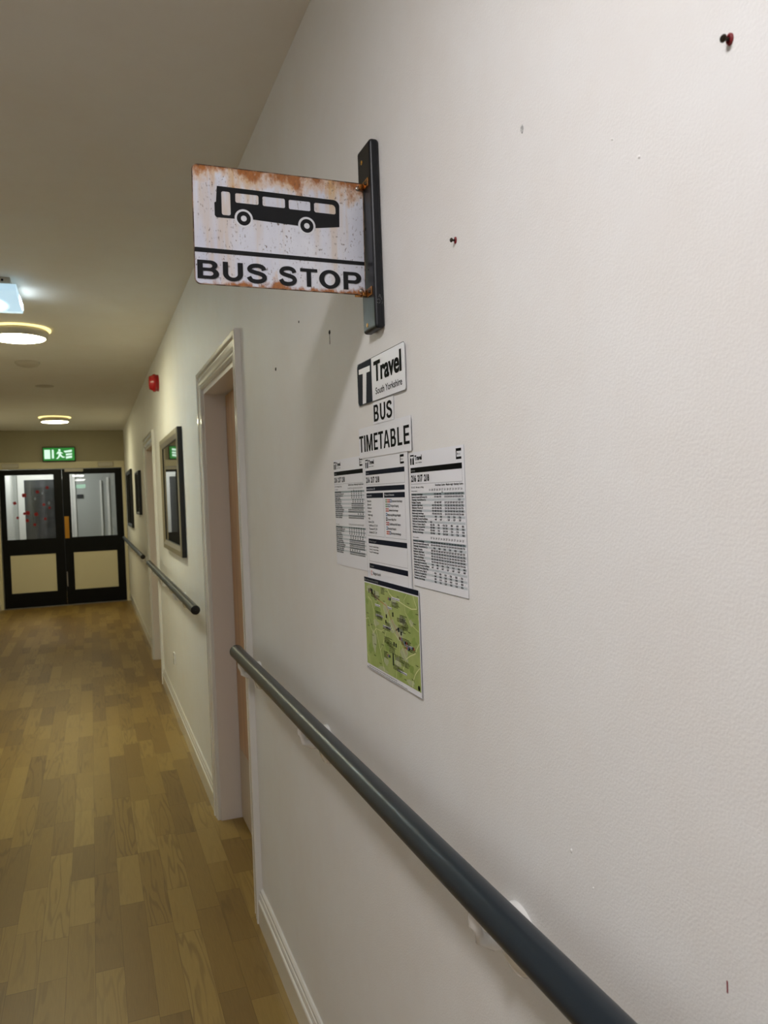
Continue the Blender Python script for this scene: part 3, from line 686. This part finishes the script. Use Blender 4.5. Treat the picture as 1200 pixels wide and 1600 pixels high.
for i in range(12):
    y_ = 1.3158; x_ = -.003 - rnd.random() * .012; z_ = 1.832 + rnd.random() * .014; a = rnd.uniform(-1.2, 1.2); l = rnd.uniform(.002, .006)
    dx, dz = math.sin(a) * l, math.cos(a) * l
    sc.add([(x_, y_, z_), (x_ + .0005, y_, z_), (x_ + dx + .0004, y_, z_ + dz), (x_ + dx, y_, z_ + dz)], [(0, 1, 2, 3)])
child(sc, 'paint_scratch', M['scratch'], btn, t)
for zz, um, vm in ((2.052, 293.5, 190.5), (1.859, 296, 6.2)):
    br = MB()
    br.box(-.0205, -.0187, 1.327, 1.354, zz - .0075, zz + .0075)
    br.box(-.0420, -.0187, 1.3565, 1.3578, zz - .0065, zz + .0065)
    br.box(-.0300, -.0205, 1.3465, 1.3563, zz - .0065, zz + .0005)
    b = child(br, 'corner_bracket', M['copper'], t, t, bevel=.0006)
    c = P(um, vm, SY)
    child(MB().lathe([(.0042, 0), (.0042, .001), (.0036, .0022), (.001, .0028)], c, (0, -1, 0), 18), 'plate_bolt', M['bolt'], b, t)
    child(MB().lathe([(.0032, 0), (.0026, .0016), (.001, .002)], (-.0205, 1.339, zz), (-1, 0, 0), 14), 'bracket_screw', M['screw'], b, t)

# ------------------------------------------------------------------ paper notices
class Sheet:
    """flat print on the right wall; u (mm) from its left edge towards the camera, v (mm) down from its top"""
    def __init__(s, name, y0, z1, w, h, off, th=.0005, tilt=0.0):
        s.name = name; s.y0 = y0; s.z1 = z1; s.w = w; s.h = h; s.off = off; s.tilt = tilt; s.mb = MB(); s.th = th; s.mats = []
        s.c, s.s = math.cos(tilt), math.sin(tilt)
    def pt(s, u, v, d): 
        u /= 1000; v /= 1000
        return (-(s.off + d), s.y0 - (u * s.c + v * s.s), s.z1 - (v * s.c - u * s.s))
    def mi(s, m):
        if m not in s.mats: s.mats.append(m)
        return s.mats.index(m)
    def paper(s, m, loops=None):
        lp = loops or [(0, 0), (s.w, 0), (s.w, s.h), (0, s.h)]
        vs, fs = curve2d([lp]); k = s.mi(m); n = len(lp)
        s.mb.add([s.pt(a, b, 0) for a, b in vs], fs, k); s.mb.add([s.pt(a, b, -s.th) for a, b in vs], fs, k)
        s.mb.add([s.pt(a, b, 0) for a, b in lp] + [s.pt(a, b, -s.th) for a, b in lp], [(i, (i + 1) % n, n + (i + 1) % n, n + i) for i in range(n)], k)
    def quad(s, u0, v0, u1, v1, m, L=1):
        s.mb.add([s.pt(a, b, .00012 * L) for a, b in ((u0, v0), (u1, v0), (u1, v1), (u0, v1))], [(0, 1, 2, 3)], s.mi(m))
    def poly(s, loops, m, L=1):
        vs, fs = curve2d(loops); s.mb.add([s.pt(a, b, .00012 * L) for a, b in vs], fs, s.mi(m))
    def frame(s, u0, v0, u1, v1, m, t=.5, L=1):
        s.quad(u0, v0, u1, v0 + t, m, L); s.quad(u0, v1 - t, u1, v1, m, L); s.quad(u0, v0 + t, u0 + t, v1 - t, m, L); s.quad(u1 - t, v0 + t, u1, v1 - t, m, L)
    def text(s, str_, u, v, h, m, L=2, w=None, bold=0.02, res=2, cond=1.0, skew=0.0):
        """v = baseline; h = cap height"""
        vs, fs, wd = text2d(str_, bold, res); k = h / CAP
        kx = (w / wd) if w else k * cond
        s.mb.add([s.pt(u + a * kx, v - b * k, .00012 * L) for a, b in vs], fs, s.mi(m))
    def line(s, pts, wd, m, L=1):
        for (a, b), (c, d) in zip(pts, pts[1:]):
            l = math.hypot(c - a, d - b) or 1; nx, ny = -(d - b) / l * wd / 2, (c - a) / l * wd / 2
            s.mb.add([s.pt(*q, .00012 * L) for q in ((a + nx, b + ny), (c + nx, d + ny), (c - nx, d - ny), (a - nx, b - ny))], [(0, 1, 2, 3)], s.mi(m))
    def done(s, name, label, cat='notice', group=None):
        o = s.mb.build(name, s.mats, loc=(-s.off, s.y0 - s.w / 2000, s.z1 - s.h / 1000)); o['label'] = label; o['category'] = cat
        if group: o['group'] = group
        return o

GP = {
    'T': [[(.355, 0), (.645, 0), (.645, .85), (1, .85), (1, 1), (0, 1), (0, .85), (.355, .85)]],
    'I': [[(0, 0), (1, 0), (1, 1), (0, 1)]],
    'M': [[(0, 0), (.20, 0), (.20, .66), (.41, 0), (.59, 0), (.80, .66), (.80, 0), (1, 0), (1, 1), (.73, 1), (.50, .32), (.27, 1), (0, 1)]],
    'E': [[(0, 0), (1, 0), (1, .155), (.32, .155), (.32, .43), (.93, .43), (.93, .58), (.32, .58), (.32, .845), (.98, .845), (.98, 1), (0, 1)]],
    'L': [[(0, 0), (1, 0), (1, .155), (.33, .155), (.33, 1), (0, 1)]],
    'A': [[(0, 0), (.23, 0), (.305, .23), (.695, .23), (.77, 0), (1, 0), (.645, 1), (.355, 1)], [(.35, .38), (.65, .38), (.50, .82)]],
    'B': [[(0, 0), (.60, 0)] + arc(.62, .28, .38, .28, -85, 60, 12) + [(.80, .54)] + arc(.58, .76, .34, .24, -40, 85, 12) + [(.56, 1), (0, 1)],
          [(.29, .15), (.54, .15)] + arc(.55, .285, .14, .135, -85, 85, 8) + [(.54, .42), (.29, .42)], [(.29, .58), (.52, .58)] + arc(.53, .715, .12, .135, -85, 85, 8) + [(.52, .85), (.29, .85)]],
    'U': [[(0, 1), (0, .36)] + arc(.5, .36, .5, .37, 180, 360, 24) + [(1, .36), (1, 1), (.72, 1), (.72, .36)] + arc(.5, .37, .22, .22, 0, -180, 18) + [(.28, .36), (.28, 1)]],
    'S': [offset_stroke([(.84, .74), (.78, .86), (.62, .915), (.46, .915), (.27, .87), (.165, .74), (.22, .62), (.42, .545), (.62, .49), (.82, .40), (.865, .26), (.76, .13), (.58, .08), (.40, .08), (.22, .13), (.10, .28)], .145, .085)],
}
def block(s, items, v1, h, m, L=2):
    for ch, a, b in items: s.poly([[(a + x * (b - a), v1 - y * h) for x, y in lp] for lp in GP[ch]], m, L)
# travel logo
s = Sheet('travel', 1.474, 1.749, 250, 82, .0030)
s.paper(M['paper'], rrect(0, 0, 250, 82, 6))
s.frame(0, 0, 250, 82, M['ink'], .0); s.poly([rrect(0, 0, 250, 82, 6), rrect(.9, .9, 249.1, 81.1, 5.4)], M['ink'], 1)
s.poly([arc(9, 9, 8, 8, 180, 270, 6) + [(83, 1), (83, 81)] + arc(9, 73, 8, 8, 90, 180, 6)], M['navy'], 1)
s.poly([[(10, 11), (75, 12.5), (74, 23.5), (54.5, 23), (47, 80), (27, 80), (33, 22), (10, 20.5)]], M['paper'], 2)
s.text('Travel', 95, 46, 36, M['ink'], w=137, bold=.026, res=6); s.text('Travel', 97, 46, 36, M['ink'], w=137, bold=.026, res=6, L=3)
s.text('South Yorkshire', 102, 70.5, 12, M['ink'], w=132, bold=.014, res=5)
s.done('travel_logo_sign', 'rounded white Travel South Yorkshire sign with a dark T panel, topmost notice', 'sign')
s = Sheet('bus', 1.394, 1.6655, 106, 41, .0018, tilt=-.004)
s.paper(M['paper']); block(s, (('B', 4, 31), ('U', 38, 66), ('S', 71, 99)), 36.5, 31, M['ink'])
s.done('bus_word_notice', 'small white paper strip with the word BUS', 'notice')
s = Sheet('tt', 1.477, 1.623, 268, 59, .0034)
s.paper(M['paper']); block(s, (('T', 1.5, 27), ('I', 30.5, 38.5), ('M', 44, 79), ('E', 86, 108), ('T', 111, 137), ('A', 138, 169), ('B', 174, 200), ('L', 207, 229), ('E', 236, 262)), 47, 32, M['ink'])
s.done('timetable_word_notice', 'wide white paper strip with the word TIMETABLE', 'notice')

rows = ['Rotherham, Interchange', 'Eastwood, Doncaster Rd/Grosvenor Rd', 'Thrybergh, Vale Rd/School Ln', 'Parkgate, Shopping', 'Rawmarsh, High Street', 'Kilnhurst, Victoria St', 'Swinton, Interchange', 'Mexborough, Interchange', 'Conisbrough, Doncaster Rd', 'Denaby Main, Doncaster Road/Station', 'Wath upon Dearne, Biscay Way', 'Bolton on Dearne, High St', 'Goldthorpe, Doncaster Rd', 'Thurnscoe, Rail Station', 'Barnsley, Interchange']
def header(s, u, w, barm, cut=0):
    s.quad(u + 1, 4, u + 17, 20.5, barm, 1)
    s.poly([[(u + 2.5, 6.5), (u + 15, 6.5), (u + 15, 9.5), (u + 11, 9.5), (u + 10, 20.5), (u + 6.5, 20.5), (u + 7.5, 9.5), (u + 2.5, 9.5)]], M['paper'], 2)
    s.text('Travel', u + 20, 13.2, 7.4, M['ink'], w=30, bold=.05)
    s.text('South Yorkshire', u + 22, 18.8, 2.4, M['ink'], w=28, bold=.015, res=1)
    x0, x1 = w - 27, w - 9      # small square mark, left plain where the code is
    s.quad(x0, 4, x1, 8.2, M['ink'], 1); s.quad(x0, 16.5, x1, 20, M['ink'], 1); s.quad(x0, 8.2, x0 + 2.5, 16.5, M['ink'], 1)
    s.text('I::::', x0 + 4.5, 13.5, 3, M['ink'], w=11, bold=.03, res=1)
    s.quad(u + 1, 25.5, x1 + 1, 33.8, barm, 1); s.text('Services', u + 3, 31.6, 3.2, M['inkgrey_edgeshade'], w=17, res=1)
    s.frame(u + 1, 33.8, x1 + 1, 53, M['inkgrey_edgeshade'], .5, 1)
    s.text('216  217  218', u + 3, 48.5, 10.2, M['ink'], w=74, bold=.05, res=2)
_nums = ['%02d%02d' % (h, m_) for h in range(5, 23) for m_ in (3, 18, 24, 37, 42, 56)]
def grid(s, u0, cols, cw, vs_, pat, h=2.9, mt=None, hm='inkgrey_edgeshade'):
    rnd = random.Random(int(s.y0 * 1000))
    for i, v in enumerate(vs_):
        p = pat[i % len(pat)]
        for c in range(cols):
            ch = p[c % len(p)]
            if ch == 'n':
                s.text(_nums[(i + c * 6) % len(_nums)], u0 + c * cw, v, h, mt or M['ink'], w=cw * .84, bold=.045, res=1)
            elif ch == '-': s.quad(u0 + c * cw + cw * .35, v - 1.0, u0 + c * cw + cw * .6, v - .6, M['inkgrey_edgeshade'], 1)
def timetable(s, nrow, top2, uT, cols, cw, step, pats):
    s.text('25.10.25 - Monday to Friday', 2, 59.5, 2.6, M['ink'], w=52, bold=.015, res=1)
    s.text('Rotherham Centre • Mexborough • Barnsley Centre', 100, 57.5, 3.2, M['ink'], w=98, bold=.03, res=1)
    for k, (v0, n_) in enumerate(((62.5, nrow), (top2, nrow))):
        s.text('Service number', 2, v0 + 3, 2.2, M['ink'], w=25, bold=.01, res=1)
        for c in range(cols): s.text('21' + '678'[(c * 2 + k) % 3], uT + c * cw, v0 + 2.2, 3.0, M['ink'], w=cw * .62, bold=.02, res=1)
        if k == 0: s.text('NS', uT + 5 * cw, v0 + 6.2, 2.6, M['ink'], w=cw * .5, bold=.02, res=1)
        vv = []
        for r in range(n_):
            v = v0 + 9 + r * step; vv.append(v)
            if r % 2 == 0: s.quad(1, v - 3.3, s.w - 3, v + .5, M['tealtint'] if r == 0 else M['tint'], 1)
            nm = rows[(r + 3 * k * 0) % len(rows)]; s.text(nm, 2, v, 3.0, M['ink'], w=min(64, 2.1 * len(nm)), bold=.04, res=1)
        grid(s, uT, cols, cw, vv, pats[k])
A_ = ['--nnn-nnnnnnn', '--nnn-nnnnnnn', '-----------n-n', '--nnn-nnnnnnn', '-nnnn-nnnnnnn', '-nnnn-nnnnnnn', '-nnnn-nnnnnnn', '-nnnn-nnnnnnn', '--n-n--n-n-n-', '--n-n--n-n-n-', 'n------------', 'nn-n-nn-n-n-n', 'nn-n-nn-n-n-n', 'nn-n-nn-n-n-n', 'nn-n-nn-n-n-n']
B_ = ['nnnnnnnnnnnnn', 'nnnnnnnnnnnnn', '-n-n-n-n-n-n-', 'nnnnnnnnnnnnn', 'nnnnnnnnnnnnn', 'nnnnnnnnnnnnn', 'nnnnnnnnnnnnn', 'nnnnnnnnnnnnn', 'n-n-n-n-n-n-n', 'n-n-n-n-n-n-n', '-------------', '-n-n-n-n-n-n-', '-n-n-n-n-n-n-', '-n-n-n-n-n-n-', '-n-n-n-n-n-n-']
C_ = ['---n-n-n-n-n-', '---n-n-n-n-n-', '---n-n-n-n-n-', '---n-n-n-n-n-', '----n-n-n-n-n', '----n-n-n-n-n', '---nnnnnnnnnn', '---nnnnnnnnnn', '---nnnnnnnnnn', 'nnnnnnnnnnnnn', 'nnnnnnnnnnnnn', '--------n-n-n', 'nnnnnnnnnnnnn', 'nnnnnnnnnnnnn']
D_ = ['n-n-n-n-n-n-n'] * 4 + ['-n-n-n-n-n-n-'] * 2 + ['nnnnnnnnnnnnn'] * 5 + ['n-n-n-n-n----'] + ['nnnnnnnnnnnnn'] * 2
s = Sheet('right', 1.2225, 1.5605, 204, 224, .0010)
s.paper(M['paper']); header(s, 0, 204, M['ink']); timetable(s, 15, 139.5, 75, 13, 9.5, 4.45, (A_, B_))
s.quad(0, 223.2, 204, 224, M['inkgrey_edgeshade'], 1); s.quad(203.4, 0, 204, 224, M['inkgrey_edgeshade'], 1)  # shadow lines painted along the bottom and right edges
s.done('timetable_sheet', 'bus timetable sheet of times on the right, nearest the camera', 'timetable', 'bus timetable sheets')
s = Sheet('left', 1.6645, 1.5705, 204, 229, .0010)
s.paper(M['paper']); header(s, 0, 204, M['ink']); timetable(s, 14, 138, 95, 13, 7.6, 4.2, (C_, D_))
s.done('timetable_sheet', 'bus timetable sheet of times on the left, partly under the middle sheet', 'timetable', 'bus timetable sheets')
s = Sheet('mid', 1.457, 1.5645, 227, 246, .0022)
s.paper(M['paper']); header(s, 8, 219, M['navy'])
s.quad(0, 0, .5, 246, M['inkgrey_edgeshade'], 1); s.quad(226.3, 0, 227, 246, M['inkgrey_edgeshade'], 1)  # thin strips paint the shadow line down both side edges
s.quad(9, 56.5, 209, 65, M['navy'], 1); s.text('Barnsley Service 221', 11, 62.6, 3.4, M['inkwhite'], w=48, res=1)
s.quad(9, 69, 102, 78, M['navy'], 1); s.text('Areas served', 11, 75, 3.4, M['inkwhite'], w=27, res=1)
s.quad(107, 69, 209, 78, M['navy'], 1); s.text('Places of interest', 110, 75, 3.6, M['inkwhite'], w=48, res=1)
s.frame(9, 78, 102, 151.5, M['inkgrey_edgeshade'], .5); s.frame(107, 78, 209, 151.5, M['inkgrey_edgeshade'], .5)
for i, a in enumerate(('Rotherham', 'Eastwood', 'Kilnhurst', 'Swinton', 'Mexborough', 'Wath', 'Bolton (216)', 'Goldthorpe 217, 218', 'Thurnscoe 217, 218', 'Darfield 217, 218')):
    s.text(a, 13 + i * .6, 86 + i * 6.7, 3.9, M['ink'], w=2.55 * len(a), bold=.01, res=2)
ic = [('greenprint', 'orange', 'redprint', 'blueprint'), ('greenprint', 'inkgrey_edgeshade', 'blueprint'), ('redprint', 'orange'), ('blueprint',), ('navy',), ('redprint', 'redprint'), ('blueprint',), ('orange', 'redprint', 'blueprint')]
for i, (a, q) in enumerate(zip(('Rotherham Interchange', 'Parkgate Shopping', 'Swinton Interchange', 'Mexborough Montagu Hospital', 'Dearne Valley Park', 'Goldthorpe Rail Station', 'Barnsley Hospital', 'Barnsley Interchange'), ic)):
    v = 86.5 + i * 8.3
    for k, c in enumerate(q):
        s.quad(113 + k * 8, v - 5.5, 120 + k * 8, v + .8, M[c], 1); s.quad(114.6 + k * 8, v - 3.6, 118.4 + k * 8, v - 1.2, M['paper'], 2)
    s.text(a, 114 + len(q) * 8, v, 4.0, M['ink'], w=2.35 * len(a), bold=.012, res=2)
s.quad(12, 157, 211, 166, M['navy'], 1); s.text("What's changed?", 16, 163.6, 3.6, M['inkgrey_edgeshade'], w=40, res=1)
s.frame(12, 166, 211, 201, M['inkgrey_edgeshade'], .5)
for i in range(3): s.text('Route 21%d - timetable changes' % (6 + i), 17, 173.5 + i * 5.3, 2.9, M['ink'], w=50, bold=.015, res=1)
s.quad(12, 205, 211, 214.5, M['navy'], 1); s.text('Operator', 16, 211.8, 3.4, M['inkgrey_edgeshade'], w=22, res=1)
s.quad(12, 214.5, 12.4, 246, M['inkgrey_edgeshade'], 1); s.quad(210.6, 214.5, 211, 246, M['inkgrey_edgeshade'], 1)
s.poly([arc(24, 223.5, 4.2, 5.0, 20, 340, 18) + arc(24.5, 223.5, 2.8, 3.6, 330, 30, 14)], M['orange'], 1)
s.text('Stagecoach', 30, 226, 5.4, M['ink'], w=44, bold=.012, res=2)
s.done('route_information_sheet', 'middle bus sheet with navy header bars and lists of places', 'timetable', 'bus timetable sheets')

# map
s = Sheet('map', 1.477, 1.3305, 276, 182, .0034)
s.paper(M['paper']); s.quad(0, 0, 276, 9, M['navy'], 1); s.text('Map of the route from 01/2025', 3, 6.6, 3.6, M['inkgrey_edgeshade'], w=78, res=1)
s.quad(1.5, 11, 274, 172, M['lime'], 1)
rnd = random.Random(21)
def blob(cu, cv, ru, rv, m, L=2):
    ru *= .78; rv *= .78
    ph = rnd.random() * 6
    s.poly([[(max(2, min(273.5, cu + ru * (1 + .25 * math.sin(3 * a + ph) + .15 * math.sin(5 * a + 2 * ph)) * math.cos(a))), max(11.5, min(171.5, cv + rv * (1 + .2 * math.sin(4 * a + ph)) * math.sin(a)))) for a in [2 * math.pi * i / 22 for i in range(22)]]], m, L)
for q in ((30, 22, 26, 9), (70, 30, 18, 12), (160, 32, 16, 10), (120, 50, 20, 14), (150, 78, 30, 14), (185, 88, 24, 16), (205, 120, 22, 16), (48, 122, 16, 26), (110, 150, 16, 9), (60, 84, 20, 8), (170, 140, 18, 12), (240, 60, 12, 7), (200, 62, 20, 10), (90, 168, 30, 6), (230, 165, 22, 7)): blob(*q, M['mapgrey'], 2)
for q in ((20, 85, 14, 10), (24, 140, 16, 12), (72, 54, 18, 14), (240, 45, 16, 10), (235, 140, 14, 10), (120, 120, 14, 12), (15, 48, 10, 8), (250, 90, 14, 9), (180, 160, 12, 7)): blob(*q, M['mapdark'], 3)
R_ = M['road']
for pts, wd in (([(21, 38), (40, 44), (50, 60), (53, 82), (60, 95), (72, 118), (81, 134), (92, 155), (99, 171)], 1.8), ([(128, 11), (140, 20), (155, 24), (190, 29), (220, 33), (245, 35), (269, 32), (272, 40)], 1.8), ([(253, 11), (258, 20), (269, 32), (274, 50)], 1.6), ([(2, 84), (20, 80), (33, 99), (46, 106), (60, 95)], 1.5),
                ([(277 - 4, 90), (262, 100), (254, 110), (230, 118), (211, 127), (204, 138), (196, 148)], 1.8), ([(272, 131), (258, 140), (250, 147), (240, 160), (236, 171)], 1.8), ([(155, 24), (140, 40), (128, 56), (138, 74), (160, 90), (185, 100), (211, 127)], 1.3), ([(105, 50), (115, 64), (120, 85), (108, 104), (96, 120), (81, 134)], 1.1), ([(2, 150), (14, 158), (20, 171)], 1.3), ([(160, 172), (165, 150), (176, 132), (185, 100)], 1.2), ([(60, 95), (90, 96), (120, 85), (150, 84)], 1.0), ([(225, 12), (210, 24), (215, 45), (240, 62), (272, 70)], 1.0)):
    s.line(pts, wd, R_, 4)
s.line([(30, 24), (80, 38), (120, 44), (150, 70), (178, 90), (200, 104), (215, 118)], 1.0, M['orange'], 4)
lab = [(36, 23, 22), (95, 14, 26), (188, 53, 34), (150, 34, 40), (55, 32, 36), (116, 76, 32), (60, 62, 44), (193, 93, 44), (221, 105, 40), (158, 129, 44), (105, 104, 40), (120, 112, 34), (147, 148, 40), (175, 60, 44), (180, 72, 36), (70, 70, 34), (100, 85, 40), (200, 66, 30), (130, 118, 36), (190, 134, 38), (100, 132, 22), (170, 150, 38), (205, 98, 34), (40, 30, 28)]
for u, v, l in lab:
    for k in range(rnd.choice((3, 4, 5))):
        s.text(rnd.choice(('Church Street/High Street', 'Doncaster Rd/Vale Road', 'Interchange/Station', 'Park Road/Main Street', 'Wath Road/School Lane')), u, v + 2.6 * k, 1.7, M['ink'], w=l * rnd.uniform(.7, 1), bold=.03, res=1, L=6)
for u, v, l in ((60, 47, 28), (150, 24, 40), (62, 66, 40), (100, 82, 42), (205, 100, 40), (168, 152, 45), (128, 44, 22)):
    s.quad(u, v, u + l, v + 4.2, M['paper'], 5); s.text('Rotherham Interchange', u + 1, v + 3.3, 2.3, M['navy'], w=l - 2, bold=.02, res=1, L=6)
for i, (u, v) in enumerate(((120, 18), (225, 28), (262, 42), (36, 112), (105, 38), (60, 40), (10, 72), (14, 96), (48, 128), (90, 122), (44, 150), (74, 160), (226, 78), (250, 60), (235, 158), (255, 130), (200, 165), (30, 92), (96, 98), (178, 22))):
    s.text(('Wentworth', 'Hoyland', 'Adwick', 'Wombwell', 'Hooton', 'Brampton', 'Elsecar')[i % 7], u, v, 2.3, M['ink'], w=11, bold=.02, res=1, L=6)
for u, v, a, b in ((26, 21, 4, 9), (36, 19, 4, 6), (42, 20, 5, 10), (118, 60, 5, 7), (152, 52, 5, 8), (115, 71, 4, 7), (178, 76, 5, 8), (190, 81, 5, 7), (153, 106, 5, 8), (163, 107, 5, 7), (146, 128, 5, 22), (60, 22, 3, 8)):
    s.quad(u, v, u + a, v + b, M['navy'], 7)
for u, v, l in ((182, 92, 12), (205, 96, 24), (216, 104, 16), (120, 134, 18), (132, 27, 6), (238, 100, 8)):
    for k in range(3): s.quad(u + k * 5, v, u + 3.6 + k * 5, v + 5, M[('redprint', 'blueprint', 'navy')[(k + int(u)) % 3]], 7)
s.poly([arc(266, 166, 4.2, 4.6, 0, 345, 18)], M['ink'], 7)
for k, wd in enumerate((150, 210)):
    s.text('Map data and bus stop locations are shown for information only and may change without notice', 14 - k * 12, 176.4 + k * 3.6, 1.8, M['ink'], w=wd, bold=.02, res=1)
s.quad(0, 181.4, 276, 182, M['inkgrey_edgeshade'], 1)  # shadow line painted along the lower edge
s.done('route_map_sheet', 'green and white bus route map below the timetable sheets', 'map')

# ------------------------------------------------------------------ screws, plugs and marks on the wall
def plug(y, z, k, label):
    t = thing('wall_plug', (0, y, z), label, 'wall plug', 'red wall plugs with screws')
    child(MB().lathe([(.0058 * k, 0), (.0056 * k, .0014), (.0032 * k, .0022), (.003 * k, .0012)], (0, y, z), (-1, 0, 0), 20, sx=.85, sy=1.15), 'plug_collar', M['plugred'], t, t, label='red plastic collar')
    child(MB().tube([(0, y, z), (-.006 * k, y + .0006, z)], .0019 * k, 10), 'screw_shank', M['screw'], t, t)
    child(MB().lathe([(.0018 * k, 0), (.0043 * k, .0022), (.0043 * k, .0032), (.0030 * k, .0042)], (-.0055 * k, y + .0006, z), (-1, .0, 0), 16), 'screw_head', M['screw'], t, t)
plug(.507, 1.856, .76, 'screw in a red wall plug at the top right of the wall')
plug(1.024, 1.854, .74, 'screw in a red wall plug between the bus stop sign and the filled hole')
def mark(name, y, z, ry, rz, m, label, cat, drip=None, h=.0009):
    mb = MB().lathe([(1, 0), (.8, h), (.001, h * 1.2)], (0, y, z), (-1, 0, 0), 16, sx=ry, sy=rz)
    if drip: mb.box(-.0006, 0, y - .0006, y + .0010, z - drip, z, 0)
    o = mb.build(name, m, loc=(0, y, z)); o['label'] = label; o['category'] = cat; return o
mark('filled_hole', .834, 1.928, .0030, .0055, M['filler'], 'small grey filled screw hole above and right of the bus stop sign', 'filled hole')
mark('screw_hole', 1.660, 1.852, .0060, .0052, M['hole'], 'dark screw hole below the bus stop sign, inside its shadow', 'hole', drip=.026)
mark('screw_hole', 2.194, 1.857, .0074, .0052, M['hole'], 'dark screw hole beside the top of the near doorway', 'hole')
mark('screw_hole', 1.919, 1.931, .0032, .0032, M['hole'], 'tiny dark hole just below the bus stop sign', 'hole')
for y, z, r in ((.623, 1.808, .0018), (.663, 1.842, .0010)):
    mark('paint_nib', y, z, r, r, M['wall'], 'tiny raised paint speck right of the filled hole, %s one' % ('lower' if r > .0015 else 'upper'), 'paint speck', h=.0012)
for y, z, r, lb in ((.776, 1.07, .0022, 'white paint speck on the lower right wall above the handrail'), (.735, 1.045, .0011, 'smaller white paint speck just right of the larger one'), (1.01, .835, .0020, 'white paint speck below the handrail')):
    mark('paint_speck', y, z, r * .8, r * 1.3, M['whiteplastic'], lb, 'paint speck', h=.0008)
mb = MB().box(-.0003, 0, .537, .5385, 1.043, 1.054); o = mb.build('scuff_mark', M['plugred'], loc=(0, .538, 1.045), label='short reddish scuff mark on the wall at the lower right', category='scuff')
